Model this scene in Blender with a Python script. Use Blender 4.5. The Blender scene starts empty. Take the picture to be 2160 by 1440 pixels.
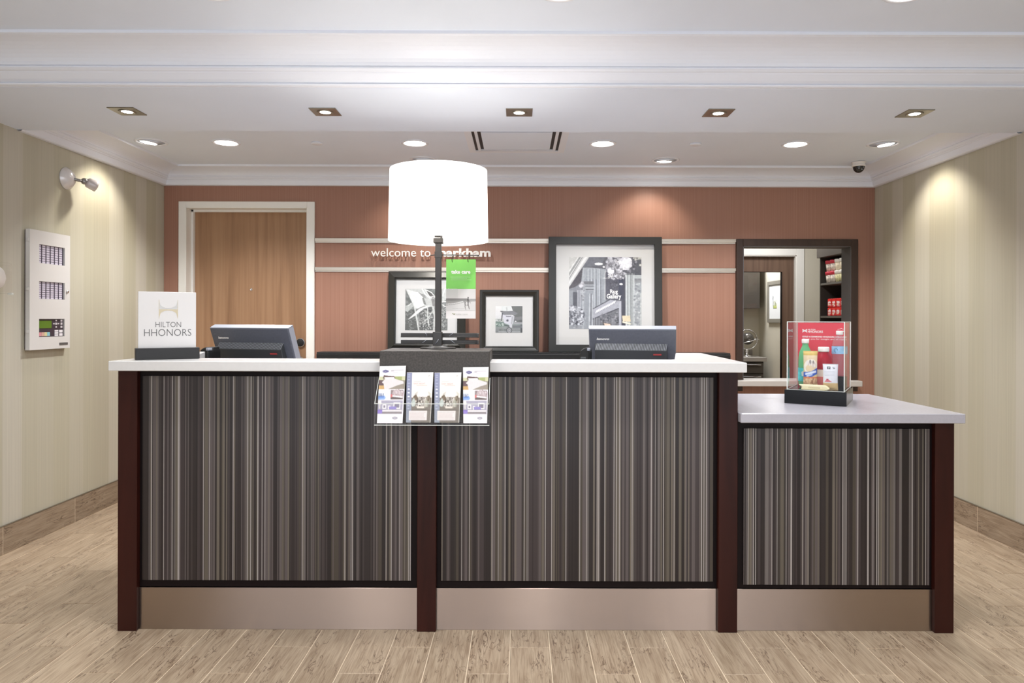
import bpy, bmesh, math, random
import numpy as np
from mathutils import Matrix, Vector, Euler

random.seed(7)
SC = bpy.context.scene
COL = SC.collection
PI = math.pi

# ------------------------------------------------------------------ camera, world, exposure
CX, CY, F = 1095.0, 672.0, 1500.0          # principal point and focal length for a 2160 x 1440 picture
CAM = Vector((0.0, -2.814, 1.24))
ROLL = 0.0028
cam_d = bpy.data.cameras.new('camera')
cam_d.sensor_fit = 'HORIZONTAL'
cam_d.sensor_width = 36.0
cam_d.lens = F / 2160.0 * 36.0
cam_d.shift_x = (1080.0 - CX) / 2160.0
cam_d.shift_y = (CY - 720.0) / 2160.0
cam_d.clip_start = 0.02
cam = bpy.data.objects.new('camera', cam_d)
COL.objects.link(cam)
cam.matrix_world = Matrix.Translation(CAM) @ Matrix.Rotation(PI / 2, 4, 'X') @ Matrix.Rotation(ROLL, 4, 'Z')
SC.camera = cam

world = bpy.data.worlds.new('world')
SC.world = world
world.use_nodes = True
bg = world.node_tree.nodes['Background']
bg.inputs[0].default_value = (0.94, 0.975, 1.06, 1)
bg.inputs[1].default_value = 1.55            # even ambient fill added through the open rear, standing in for lobby daylight

SC.view_settings.view_transform = 'Standard'
SC.view_settings.look = 'None'
SC.view_settings.gamma = 1.0
SC.view_settings.use_curve_mapping = False
SC.view_settings.exposure = 0.27
SC.cycles.max_bounces = 8
SC.cycles.transparent_max_bounces = 24
SC.cycles.sample_clamp_indirect = 6.0
SC.cycles.caustics_reflective = False
SC.cycles.caustics_refractive = False

W_SQUARE = 20.0      # square beam lights
W_ROUND = 76.0       # round downlights over the desk
W_GIMBAL = 20.0      # wall washers
W_LOBBY = 36.0       # downlights of the lobby ceiling, the seen row and the added ones
W_BACK = 13.0        # unseen panels added to light the back rooms
LIGHT = (0.98, 0.985, 1.0)


def at(px, py, D):
    """world point that shows at pixel (px, py) at distance D in front of the camera"""
    return Vector(((px - CX) / F * D, CAM.y + D, CAM.z - (py - CY) / F * D))


def X(px, D):
    return (px - CX) / F * D


def Z(py, D):
    return CAM.z - (py - CY) / F * D


# ------------------------------------------------------------------ colours and materials
def s2l(c):
    return tuple(((v / 255.0) / 12.92 if v / 255.0 <= 0.04045 else ((v / 255.0 + 0.055) / 1.055) ** 2.4) for v in c)


def rgba(c):
    return s2l(c) + (1.0,)


def base_mat(name):
    m = bpy.data.materials.new(name)
    m.use_nodes = True
    nt = m.node_tree
    return m, nt, nt.nodes['Principled BSDF']


def mat(name, col, rough=0.5, metal=0.0, spec=0.5, emit=None, estr=0.0, noise=0.0, nscale=40.0, bump=0.0, coat=0.0):
    m, nt, p = base_mat(name)
    p.inputs['Base Color'].default_value = rgba(col)
    p.inputs['Roughness'].default_value = rough
    p.inputs['Metallic'].default_value = metal
    p.inputs['Specular IOR Level'].default_value = spec
    p.inputs['Coat Weight'].default_value = coat
    if emit:
        p.inputs['Emission Color'].default_value = rgba(emit)
        p.inputs['Emission Strength'].default_value = estr
    if noise or bump:
        tc = nt.nodes.new('ShaderNodeTexCoord')
        n = nt.nodes.new('ShaderNodeTexNoise')
        n.inputs['Scale'].default_value = nscale
        n.inputs['Detail'].default_value = 4
        nt.links.new(tc.outputs['Object'], n.inputs['Vector'])
        if noise:
            r = nt.nodes.new('ShaderNodeValToRGB')
            lo = tuple(v * (1 - noise) for v in col)
            hi = tuple(min(255, v * (1 + noise)) for v in col)
            r.color_ramp.elements[0].position = 0.3
            r.color_ramp.elements[1].position = 0.7
            r.color_ramp.elements[0].color = rgba(lo)
            r.color_ramp.elements[1].color = rgba(hi)
            nt.links.new(n.outputs['Fac'], r.inputs['Fac'])
            nt.links.new(r.outputs['Color'], p.inputs['Base Color'])
        if bump:
            b = nt.nodes.new('ShaderNodeBump')
            b.inputs['Strength'].default_value = bump
            b.inputs['Distance'].default_value = 0.002
            nt.links.new(n.outputs['Fac'], b.inputs['Height'])
            nt.links.new(b.outputs['Normal'], p.inputs['Normal'])
    return m


def grain_mat(name, cols, scale, detail=6, rough=0.4, spec=0.4, distort=0.0, pos=(0.3, 0.7), coat=0.0, rnd=False, bump=0.0):
    """wood / wallpaper: noise stretched along an axis (scale vector), two or three colours"""
    m, nt, p = base_mat(name)
    tc = nt.nodes.new('ShaderNodeTexCoord')
    mp = nt.nodes.new('ShaderNodeMapping')
    mp.inputs['Scale'].default_value = scale
    nt.links.new(tc.outputs['Object'], mp.inputs['Vector'])
    if rnd:
        oi = nt.nodes.new('ShaderNodeObjectInfo')
        mul = nt.nodes.new('ShaderNodeMath'); mul.operation = 'MULTIPLY'; mul.inputs[1].default_value = 37.0
        nt.links.new(oi.outputs['Random'], mul.inputs[0])
        nt.links.new(mul.outputs[0], mp.inputs['Location'])
    n = nt.nodes.new('ShaderNodeTexNoise')
    n.inputs['Scale'].default_value = 1.0
    n.inputs['Detail'].default_value = detail
    n.inputs['Distortion'].default_value = distort
    nt.links.new(mp.outputs['Vector'], n.inputs['Vector'])
    r = nt.nodes.new('ShaderNodeValToRGB')
    e = r.color_ramp.elements
    e[0].position, e[1].position = pos[0], pos[-1]
    e[0].color, e[1].color = rgba(cols[0]), rgba(cols[-1])
    for k in range(1, len(cols) - 1):
        q = e.new(pos[0] + (pos[-1] - pos[0]) * k / (len(cols) - 1))
        q.color = rgba(cols[k])
    nt.links.new(n.outputs['Fac'], r.inputs['Fac'])
    nt.links.new(r.outputs['Color'], p.inputs['Base Color'])
    p.inputs['Roughness'].default_value = rough
    p.inputs['Specular IOR Level'].default_value = spec
    p.inputs['Coat Weight'].default_value = coat
    if bump:
        b = nt.nodes.new('ShaderNodeBump')
        b.inputs['Strength'].default_value = bump
        b.inputs['Distance'].default_value = 0.001
        nt.links.new(n.outputs['Fac'], b.inputs['Height'])
        nt.links.new(b.outputs['Normal'], p.inputs['Normal'])
    return m


def clear_mat(name, tint=(255, 255, 255), gloss=0.08, rough=0.02, body=0.0):
    """thin clear plastic / glass: see-through with a fresnel reflection; body adds a share of tinted diffuse"""
    m, nt, p = base_mat(name)
    out = nt.nodes['Material Output']
    nt.nodes.remove(p)
    tr = nt.nodes.new('ShaderNodeBsdfTransparent')
    tr.inputs[0].default_value = rgba(tint)
    gl = nt.nodes.new('ShaderNodeBsdfGlossy')
    gl.inputs['Roughness'].default_value = rough
    lw = nt.nodes.new('ShaderNodeFresnel')
    lw.inputs['IOR'].default_value = 1.35
    mx = nt.nodes.new('ShaderNodeMixShader')
    ge = nt.nodes.new('ShaderNodeNewGeometry')
    fm = nt.nodes.new('ShaderNodeMath'); fm.operation = 'SUBTRACT'; fm.inputs[0].default_value = 1.0
    nt.links.new(ge.outputs['Backfacing'], fm.inputs[1])
    fx = nt.nodes.new('ShaderNodeMath'); fx.operation = 'MULTIPLY'      # reflect at the outer faces only
    nt.links.new(lw.outputs[0], fx.inputs[0]); nt.links.new(fm.outputs[0], fx.inputs[1])
    nt.links.new(fx.outputs[0], mx.inputs[0])
    last = tr
    if body:
        df = nt.nodes.new('ShaderNodeBsdfTranslucent')
        df.inputs[0].default_value = rgba(tint)
        d2 = nt.nodes.new('ShaderNodeBsdfDiffuse')
        d2.inputs[0].default_value = rgba(tint)
        m1 = nt.nodes.new('ShaderNodeMixShader')
        nt.links.new(df.outputs[0], m1.inputs[1]); nt.links.new(d2.outputs[0], m1.inputs[2])
        m0 = nt.nodes.new('ShaderNodeMixShader')
        m0.inputs[0].default_value = body
        nt.links.new(tr.outputs[0], m0.inputs[1]); nt.links.new(m1.outputs[0], m0.inputs[2])
        last = m0
    nt.links.new(last.outputs[0], mx.inputs[1])
    nt.links.new(gl.outputs[0], mx.inputs[2])
    nt.links.new(mx.outputs[0], out.inputs['Surface'])
    return m


def print_mat():
    m, nt, p = base_mat('printed_paper')
    a = nt.nodes.new('ShaderNodeAttribute')
    a.attribute_name = 'Col'
    nt.links.new(a.outputs['Color'], p.inputs['Base Color'])
    p.inputs['Roughness'].default_value = 0.55
    p.inputs['Specular IOR Level'].default_value = 0.25
    return m


def stripe_mat():
    m, nt, p = base_mat('striped_panel')
    tc = nt.nodes.new('ShaderNodeTexCoord')
    sp = nt.nodes.new('ShaderNodeSeparateXYZ')
    nt.links.new(tc.outputs['Object'], sp.inputs[0])
    oi = nt.nodes.new('ShaderNodeObjectInfo')
    off = nt.nodes.new('ShaderNodeMath'); off.operation = 'MULTIPLY_ADD'
    off.inputs[1].default_value = 9.0
    nt.links.new(oi.outputs['Random'], off.inputs[0])
    nt.links.new(sp.outputs['X'], off.inputs[2])

    def vor(scale, add):
        mu = nt.nodes.new('ShaderNodeMath'); mu.operation = 'MULTIPLY_ADD'
        mu.inputs[1].default_value = scale; mu.inputs[2].default_value = add
        nt.links.new(off.outputs[0], mu.inputs[0])
        v = nt.nodes.new('ShaderNodeTexVoronoi')
        v.voronoi_dimensions = '1D'
        v.inputs['Scale'].default_value = 1.0
        v.inputs['Randomness'].default_value = 1.0
        nt.links.new(mu.outputs[0], v.inputs['W'])
        s = nt.nodes.new('ShaderNodeSeparateColor')
        nt.links.new(v.outputs['Color'], s.inputs[0])
        return s

    def ramp(src, stops, interp='CONSTANT'):
        r = nt.nodes.new('ShaderNodeValToRGB')
        r.color_ramp.interpolation = interp
        e = r.color_ramp.elements
        e[0].position, e[0].color = stops[0][0], rgba(stops[0][1])
        e[1].position, e[1].color = stops[1][0], rgba(stops[1][1])
        for q, c in stops[2:]:
            n = e.new(q); n.color = rgba(c)
        nt.links.new(src, r.inputs['Fac'])
        return r

    wide = vor(75.0, 3.0)
    A = ramp(wide.outputs[0], [(0.0, (34, 27, 26)), (0.22, (58, 50, 50)), (0.42, (89, 81, 80)), (0.58, (43, 36, 35)), (0.70, (93, 86, 76)), (0.82, (69, 62, 54)), (0.92, (104, 98, 95))])
    fine = vor(190.0, 11.0)
    Bc = ramp(fine.outputs[0], [(0.0, (30, 24, 23)), (0.25, (64, 56, 55)), (0.5, (95, 87, 85)), (0.7, (40, 33, 32)), (0.85, (112, 104, 94))])
    thin = vor(330.0, 5.0)
    m1 = nt.nodes.new('ShaderNodeMix'); m1.data_type = 'RGBA'
    th = nt.nodes.new('ShaderNodeMath'); th.operation = 'GREATER_THAN'; th.inputs[1].default_value = 0.5
    nt.links.new(fine.outputs[1], th.inputs[0])
    md = nt.nodes.new('ShaderNodeMath'); md.operation = 'MULTIPLY'; md.inputs[1].default_value = 0.75
    nt.links.new(th.outputs[0], md.inputs[0])
    nt.links.new(md.outputs[0], m1.inputs['Factor'])
    nt.links.new(A.outputs[0], m1.inputs['A']); nt.links.new(Bc.outputs[0], m1.inputs['B'])
    m2 = nt.nodes.new('ShaderNodeMix'); m2.data_type = 'RGBA'
    t2 = nt.nodes.new('ShaderNodeMath'); t2.operation = 'GREATER_THAN'; t2.inputs[1].default_value = 0.93
    nt.links.new(thin.outputs[0], t2.inputs[0])
    nt.links.new(t2.outputs[0], m2.inputs['Factor'])
    nt.links.new(m1.outputs['Result'], m2.inputs['A'])
    m2.inputs['B'].default_value = rgba((158, 152, 148))
    nt.links.new(m2.outputs['Result'], p.inputs['Base Color'])
    p.inputs['Roughness'].default_value = 0.32
    p.inputs['Specular IOR Level'].default_value = 0.4
    return m


def tile_mat(name='wood_look_tile', k=1.0):
    """wood-look porcelain: pale tan with brown streaks and short dark figure lines, differing from tile to tile"""
    m, nt, p = base_mat(name)
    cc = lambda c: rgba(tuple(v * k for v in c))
    tc = nt.nodes.new('ShaderNodeTexCoord')
    oi = nt.nodes.new('ShaderNodeObjectInfo')
    mu = nt.nodes.new('ShaderNodeVectorMath'); mu.operation = 'SCALE'; mu.inputs[0].default_value = (31, 57, 13)
    nt.links.new(oi.outputs['Random'], mu.inputs['Scale'])
    ad = nt.nodes.new('ShaderNodeVectorMath'); ad.operation = 'ADD'
    nt.links.new(tc.outputs['Object'], ad.inputs[0]); nt.links.new(mu.outputs[0], ad.inputs[1])

    def nz(sc, detail, dist=0.0):
        mp = nt.nodes.new('ShaderNodeMapping'); mp.inputs['Scale'].default_value = sc
        nt.links.new(ad.outputs[0], mp.inputs[0])
        n = nt.nodes.new('ShaderNodeTexNoise'); n.inputs['Scale'].default_value = 1.0
        n.inputs['Detail'].default_value = detail; n.inputs['Distortion'].default_value = dist
        nt.links.new(mp.outputs[0], n.inputs['Vector'])
        return n

    n1 = nz((45, 5.0, 45), 5, 0.6)
    r1 = nt.nodes.new('ShaderNodeValToRGB')
    r1.color_ramp.elements[0].position, r1.color_ramp.elements[0].color = 0.30, cc((162, 141, 118))
    r1.color_ramp.elements[1].position, r1.color_ramp.elements[1].color = 0.72, cc((190, 171, 147))
    nt.links.new(n1.outputs['Fac'], r1.inputs['Fac'])
    # fine fibre
    n2 = nz((260, 9, 260), 3, 0.3)
    r2 = nt.nodes.new('ShaderNodeValToRGB')
    r2.color_ramp.elements[0].position, r2.color_ramp.elements[0].color = 0.36, (0.74, 0.71, 0.68, 1)
    r2.color_ramp.elements[1].position, r2.color_ramp.elements[1].color = 0.56, (1, 1, 1, 1)
    nt.links.new(n2.outputs['Fac'], r2.inputs['Fac'])
    # dark figure lines: ridges of a distorted stretched noise, only in patches
    n3 = nz((30, 5.5, 30), 4, 1.9)
    r3 = nt.nodes.new('ShaderNodeValToRGB')
    e = r3.color_ramp.elements
    e[0].position, e[0].color = 0.424, (0, 0, 0, 1)
    e[1].position, e[1].color = 0.474, (0, 0, 0, 1)
    q = e.new(0.450); q.color = (1, 1, 1, 1)
    nt.links.new(n3.outputs['Fac'], r3.inputs['Fac'])
    n4 = nz((13, 3.5, 13), 2)
    r4 = nt.nodes.new('ShaderNodeValToRGB')
    r4.color_ramp.elements[0].position, r4.color_ramp.elements[0].color = 0.46, (0, 0, 0, 1)
    r4.color_ramp.elements[1].position, r4.color_ramp.elements[1].color = 0.56, (1, 1, 1, 1)
    nt.links.new(n4.outputs['Fac'], r4.inputs['Fac'])
    kk = nt.nodes.new('ShaderNodeMath'); kk.operation = 'MULTIPLY'
    nt.links.new(r3.outputs['Color'], kk.inputs[0]); nt.links.new(r4.outputs['Color'], kk.inputs[1])
    k2 = nt.nodes.new('ShaderNodeMath'); k2.operation = 'MULTIPLY'; k2.inputs[1].default_value = 0.95
    nt.links.new(kk.outputs[0], k2.inputs[0])
    m1 = nt.nodes.new('ShaderNodeMix'); m1.data_type = 'RGBA'; m1.blend_type = 'MULTIPLY'; m1.inputs['Factor'].default_value = 1.0
    nt.links.new(r1.outputs[0], m1.inputs['A']); nt.links.new(r2.outputs[0], m1.inputs['B'])
    m2 = nt.nodes.new('ShaderNodeMix'); m2.data_type = 'RGBA'
    nt.links.new(k2.outputs[0], m2.inputs['Factor'])
    nt.links.new(m1.outputs['Result'], m2.inputs['A']); m2.inputs['B'].default_value = cc((88, 66, 50))
    hv = nt.nodes.new('ShaderNodeHueSaturation')
    v = nt.nodes.new('ShaderNodeMath'); v.operation = 'MULTIPLY_ADD'; v.inputs[1].default_value = 0.14; v.inputs[2].default_value = 0.93
    nt.links.new(oi.outputs['Random'], v.inputs[0]); nt.links.new(v.outputs[0], hv.inputs['Value'])
    nt.links.new(m2.outputs['Result'], hv.inputs['Color'])
    nt.links.new(hv.outputs[0], p.inputs['Base Color'])
    p.inputs['Roughness'].default_value = 0.34
    p.inputs['Specular IOR Level'].default_value = 0.45
    return m


def side_wallpaper():
    """pale olive-beige wallcovering with broad, faint vertical bands and a fine vertical weave (varies along the wall, Y)"""
    m, nt, p = base_mat('banded_wallpaper')
    tc = nt.nodes.new('ShaderNodeTexCoord')
    sp = nt.nodes.new('ShaderNodeSeparateXYZ')
    nt.links.new(tc.outputs['Object'], sp.inputs[0])
    mu = nt.nodes.new('ShaderNodeMath'); mu.operation = 'MULTIPLY'; mu.inputs[1].default_value = 7.0
    nt.links.new(sp.outputs['Y'], mu.inputs[0])
    v = nt.nodes.new('ShaderNodeTexVoronoi'); v.voronoi_dimensions = '1D'; v.inputs['Scale'].default_value = 1.0
    nt.links.new(mu.outputs[0], v.inputs['W'])
    s = nt.nodes.new('ShaderNodeSeparateColor'); nt.links.new(v.outputs['Color'], s.inputs[0])
    r = nt.nodes.new('ShaderNodeValToRGB')
    e = r.color_ramp.elements
    e[0].position, e[0].color = 0.0, rgba((181, 175, 155))
    e[1].position, e[1].color = 1.0, rgba((198, 193, 179))
    q = e.new(0.5); q.color = rgba((186, 181, 160))
    nt.links.new(s.outputs[0], r.inputs['Fac'])
    mp = nt.nodes.new('ShaderNodeMapping'); mp.inputs['Scale'].default_value = (1, 160, 1.2)
    nt.links.new(tc.outputs['Object'], mp.inputs[0])
    n = nt.nodes.new('ShaderNodeTexNoise'); n.inputs['Scale'].default_value = 1.0; n.inputs['Detail'].default_value = 4
    nt.links.new(mp.outputs[0], n.inputs['Vector'])
    r2 = nt.nodes.new('ShaderNodeValToRGB')
    r2.color_ramp.elements[0].position, r2.color_ramp.elements[0].color = 0.3, (0.9, 0.9, 0.9, 1)
    r2.color_ramp.elements[1].position, r2.color_ramp.elements[1].color = 0.7, (1, 1, 1, 1)
    nt.links.new(n.outputs['Fac'], r2.inputs['Fac'])
    m1 = nt.nodes.new('ShaderNodeMix'); m1.data_type = 'RGBA'; m1.blend_type = 'MULTIPLY'; m1.inputs['Factor'].default_value = 1.0
    nt.links.new(r.outputs[0], m1.inputs['A']); nt.links.new(r2.outputs[0], m1.inputs['B'])
    nt.links.new(m1.outputs['Result'], p.inputs['Base Color'])
    p.inputs['Roughness'].default_value = 0.55
    p.inputs['Specular IOR Level'].default_value = 0.3
    return m


def brushed_mat(name, col, rough, aniso=0.75, tangent=(1, 0, 0)):
    m, nt, p = base_mat(name)
    p.inputs['Base Color'].default_value = rgba(col)
    p.inputs['Metallic'].default_value = 1.0
    p.inputs['Roughness'].default_value = rough
    p.inputs['Anisotropic'].default_value = aniso
    cb = nt.nodes.new('ShaderNodeCombineXYZ')
    for i in range(3):
        cb.inputs[i].default_value = tangent[i]
    nt.links.new(cb.outputs[0], p.inputs['Tangent'])
    tc = nt.nodes.new('ShaderNodeTexCoord')
    mp = nt.nodes.new('ShaderNodeMapping'); mp.inputs['Scale'].default_value = (5, 5, 420)
    nt.links.new(tc.outputs['Object'], mp.inputs[0])
    n = nt.nodes.new('ShaderNodeTexNoise'); n.inputs['Scale'].default_value = 1.0; n.inputs['Detail'].default_value = 3
    nt.links.new(mp.outputs[0], n.inputs['Vector'])
    mr = nt.nodes.new('ShaderNodeMapRange')
    mr.inputs['To Min'].default_value = rough * 0.8; mr.inputs['To Max'].default_value = rough * 1.3
    nt.links.new(n.outputs['Fac'], mr.inputs[0]); nt.links.new(mr.outputs[0], p.inputs['Roughness'])
    return m


M = {}
M['ceiling'] = mat('ceiling_paint', (229, 238, 252), 0.7, noise=0.006, nscale=3)
M['trim'] = mat('trim_paint', (233, 237, 246), 0.45)
M['side'] = side_wallpaper()
M['back'] = grain_mat('terracotta_wallpaper', [(152, 110, 93), (158, 117, 99), (164, 123, 105)], (130, 130, 0.5), 5, 0.42, 0.35, pos=(0.30, 0.70))
M['tile'] = tile_mat()
M['tile_shade'] = tile_mat('shaded_skirting_tile', 0.86)  # darker copy of the floor tile; the skirting's dim light sits in its colour
M['grout'] = mat('grout', (226, 208, 182), 0.8, noise=0.03, nscale=30)
M['frame_paint'] = mat('door_frame_paint', (236, 234, 228), 0.45)
M['doorwood'] = grain_mat('door_veneer', [(140, 106, 79), (160, 124, 94), (172, 137, 106)], (26, 26, 0.9), 7, 0.42, 0.35, 0.4, (0.28, 0.74))
M['darkdoor'] = grain_mat('inner_door_veneer', [(94, 74, 62), (112, 90, 76), (124, 100, 84)], (22, 22, 0.9), 6, 0.42, 0.35, 0.4, (0.28, 0.74))
M['mahogany'] = grain_mat('mahogany_stain', [(34, 12, 9), (48, 19, 14), (57, 24, 18)], (14, 14, 1.6), 6, 0.34, 0.22, 0.6, (0.25, 0.75))
M['blackwood'] = mat('near_black_wood', (20, 11, 11), 0.5, spec=0.15, noise=0.06, nscale=20)
M['window_frame'] = grain_mat('espresso_stain', [(52, 38, 32), (64, 48, 40)], (30, 30, 2), 5, 0.4, 0.4)
M['jamb'] = mat('jamb_grey', (82, 78, 78), 0.5)
M['stripe'] = stripe_mat()
M['steel'] = brushed_mat('brushed_steel', (172, 155, 143), 0.33, 1.0, (0, 0, 1))
M['nickel'] = brushed_mat('brushed_nickel', (224, 214, 200), 0.28)
M['chrome'] = mat('chrome', (225, 225, 228), 0.12, 1.0)
M['dark_nickel'] = mat('dark_nickel', (150, 143, 130), 0.3, 0.9)
M['quartz'] = mat('white_quartz', (222, 221, 219), 0.25, spec=0.5, noise=0.008, nscale=60)
M['grey_quartz'] = mat('grey_quartz', (177, 175, 183), 0.22, spec=0.5, noise=0.015, nscale=120)
M['sill'] = mat('grey_laminate', (196, 190, 184), 0.4)
M['frame_black'] = mat('black_picture_frame', (46, 46, 44), 0.32, spec=0.5)
M['matboard'] = mat('white_mat_board', (206, 206, 205), 0.75)
M['black'] = mat('matt_black', (30, 30, 30), 0.45)
M['charcoal'] = mat('charcoal_plastic', (98, 102, 112), 0.38, noise=0.03, nscale=90)
M['charcoal2'] = mat('dark_charcoal_plastic', (64, 67, 69), 0.42)
M['silver_edge'] = mat('silver_plastic', (158, 162, 172), 0.35)
M['lamp_metal'] = mat('bronze_lamp_metal', (66, 64, 62), 0.42, 0.3)
M['leather'] = mat('black_textured_board', (66, 62, 58), 0.5, noise=0.18, nscale=150, bump=0.4)
M['white_plastic'] = mat('white_plastic', (236, 233, 228), 0.35)
M['white_enamel'] = mat('white_enamel', (216, 214, 211), 0.35)
M['print'] = print_mat()
M['ink_grey'] = mat('grey_ink', (92, 92, 90), 0.5)
M['ink_dark'] = mat('dark_ink', (44, 44, 48), 0.5)
M['ink_white'] = mat('white_ink', (246, 246, 244), 0.5)
M['ink_silver'] = mat('silver_ink', (196, 196, 194), 0.4)
M['ink_gold'] = mat('gold_ink', (202, 190, 160), 0.4)
M['ink_blue'] = mat('blue_ink', (62, 70, 128), 0.5)
M['ink_red'] = mat('red_ink', (176, 62, 62), 0.5)
M['ink_pink'] = mat('faded_red_ink', (206, 160, 156), 0.5)
M['paper'] = mat('white_paper', (240, 236, 234), 0.6)
M['acrylic'] = clear_mat('clear_acrylic', (254, 254, 254), 0.06)
M['acrylic_edge'] = mat('polished_acrylic_edge', (226, 230, 224), 0.25)
M['glass'] = clear_mat('picture_glass', (254, 254, 254), 0.05)
M['green_glass'] = clear_mat('green_soda_bottle', (150, 234, 182), 0.05, 0.05, 0.7)
M['red_liquid'] = clear_mat('red_juice', (214, 40, 70), 0.05, 0.05, 0.75)
M['water'] = clear_mat('clear_water_bottle', (246, 242, 244), 0.05, 0.05, 0.12)
M['red_card'] = mat('red_card', (222, 62, 78), 0.5)
M['bulb'] = mat('lit_bulb', (255, 250, 240), 0.5, emit=(255, 248, 236), estr=140.0)
M['lens'] = mat('lit_lens', (255, 252, 246), 0.5, emit=(255, 250, 242), estr=14.0)


# ------------------------------------------------------------------ mesh helpers
class B:
    """collects shapes into one bmesh"""
    def __init__(self):
        self.bm = bmesh.new()

    def _join(self, other, mi=0, smooth=False):
        mp = {}
        for v in other.verts:
            mp[v] = self.bm.verts.new(v.co)
        for f in other.faces:
            try:
                n = self.bm.faces.new([mp[v] for v in f.verts])
                n.material_index = mi
                n.smooth = smooth or f.smooth
            except ValueError:
                pass
        other.free()

    def box(self, x0, x1, y0, y1, z0, z1, bev=0.0, mi=0, seg=1):
        t = bmesh.new()
        bmesh.ops.create_cube(t, size=1.0)
        for v in t.verts:
            v.co = Vector(((x0 + x1) / 2 + v.co.x * (x1 - x0), (y0 + y1) / 2 + v.co.y * (y1 - y0), (z0 + z1) / 2 + v.co.z * (z1 - z0)))
        if bev:
            bmesh.ops.bevel(t, geom=t.edges[:], offset=bev, segments=seg, profile=0.5, affect='EDGES')
        self._join(t, mi)
        return self

    def prism(self, pts, plane, a0, a1, mi=0, bev=0.0, smooth=False):
        t = bmesh.new()
        def P(u, v, a):
            return {'xz': (u, a, v), 'xy': (u, v, a), 'yz': (a, u, v)}[plane]
        lo = [t.verts.new(P(u, v, a0)) for u, v in pts]
        hi = [t.verts.new(P(u, v, a1)) for u, v in pts]
        n = len(pts)
        t.faces.new(lo); t.faces.new(hi[::-1])
        for i in range(n):
            f = t.faces.new([lo[i], hi[i], hi[(i + 1) % n], lo[(i + 1) % n]])
            f.smooth = smooth
        bmesh.ops.recalc_face_normals(t, faces=t.faces[:])
        if bev:
            bmesh.ops.bevel(t, geom=t.edges[:], offset=bev, segments=1, affect='EDGES')
        self._join(t, mi)
        return self

    def lathe(self, prof, c=(0, 0, 0), seg=24, mi=0, axis='Z', smooth=True, cap=True):
        t = bmesh.new()
        rings = []
        for r, h in prof:
            ring = []
            for k in range(seg):
                a = 2 * PI * k / seg
                p = (r * math.cos(a), r * math.sin(a), h)
                p = {'Z': p, 'Y': (p[0], -p[2], p[1]), 'X': (p[2], p[0], p[1])}[axis]
                ring.append(t.verts.new((p[0] + c[0], p[1] + c[1], p[2] + c[2])))
            rings.append(ring)
        for a, b in zip(rings, rings[1:]):
            for k in range(seg):
                f = t.faces.new([a[k], a[(k + 1) % seg], b[(k + 1) % seg], b[k]])
                f.smooth = smooth
        if cap:
            for ring, fl in ((rings[0], True), (rings[-1], False)):
                try:
                    t.faces.new(ring[::-1] if fl else ring)
                except ValueError:
                    pass
        bmesh.ops.recalc_face_normals(t, faces=t.faces[:])
        self._join(t, mi)
        return self

    def tube(self, pts, r, seg=8, mi=0, closed=False, sq=False):
        t = bmesh.new()
        pts = [Vector(p) for p in pts]
        n = len(pts)
        rings = []
        for i, p in enumerate(pts):
            if closed:
                d = pts[(i + 1) % n] - pts[i - 1]
            else:
                d = pts[min(i + 1, n - 1)] - pts[max(i - 1, 0)]
            d.normalize()
            up = Vector((0, 0, 1)) if abs(d.z) < 0.95 else Vector((0, 1, 0))
            u = d.cross(up).normalized(); v = d.cross(u).normalized()
            ring = []
            for k in range(seg):
                a = 2 * PI * k / seg + (PI / 4 if sq else 0)
                ring.append(t.verts.new(p + u * r * math.cos(a) + v * r * math.sin(a)))
            rings.append(ring)
        rng = range(n) if closed else range(n - 1)
        for i in rng:
            a, b = rings[i], rings[(i + 1) % n]
            for k in range(seg):
                f = t.faces.new([a[k], a[(k + 1) % seg], b[(k + 1) % seg], b[k]])
                f.smooth = not sq
        if not closed:
            t.faces.new(rings[0][::-1]); t.faces.new(rings[-1])
        bmesh.ops.recalc_face_normals(t, faces=t.faces[:])
        self._join(t, mi)
        return self

    def sphere(self, c, r, mi=0, seg=20, sz=1.0, half=None):
        t = bmesh.new()
        bmesh.ops.create_uvsphere(t, u_segments=seg, v_segments=max(8, seg // 2), radius=r)
        if half is not None:
            kill = [v for v in t.verts if (v.co.z > 1e-5) == (half == 'lower') and abs(v.co.z) > 1e-5]
            bmesh.ops.delete(t, geom=kill, context='VERTS')
        for v in t.verts:
            v.co = Vector((v.co.x + c[0], v.co.y + c[1], v.co.z * sz + c[2]))
        for f in t.faces:
            f.smooth = True
        self._join(t, mi)
        return self

    def poly(self, pts, mi=0):
        f = self.bm.faces.new([self.bm.verts.new(p) for p in pts])
        f.material_index = mi
        return self

    def mesh(self, me, mi=0, xf=None):
        t = bmesh.new(); t.from_mesh(me)
        if xf is not None:
            t.transform(xf)
        self._join(t, mi)
        return self

    def xf(self, m):
        self.bm.transform(m)
        return self


MW = {}


def thing(name, label, cat, loc=(0, 0, 0), rotz=0.0, group=None, rot=None):
    o = bpy.data.objects.new(name, None)
    o.empty_display_size = 0.05
    COL.objects.link(o)
    m = Matrix.Translation(Vector(loc)) @ (rot.to_matrix().to_4x4() if rot else Matrix.Rotation(rotz, 4, 'Z'))
    o.matrix_world = m
    MW[o.name] = m
    o['label'] = label
    o['category'] = cat
    if group:
        o['group'] = group
    return o


def tag(o, label=None, cat=None, group=None, kind=None):
    if label: o['label'] = label
    if cat: o['category'] = cat
    if group: o['group'] = group
    if kind: o['kind'] = kind
    return o


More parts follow.
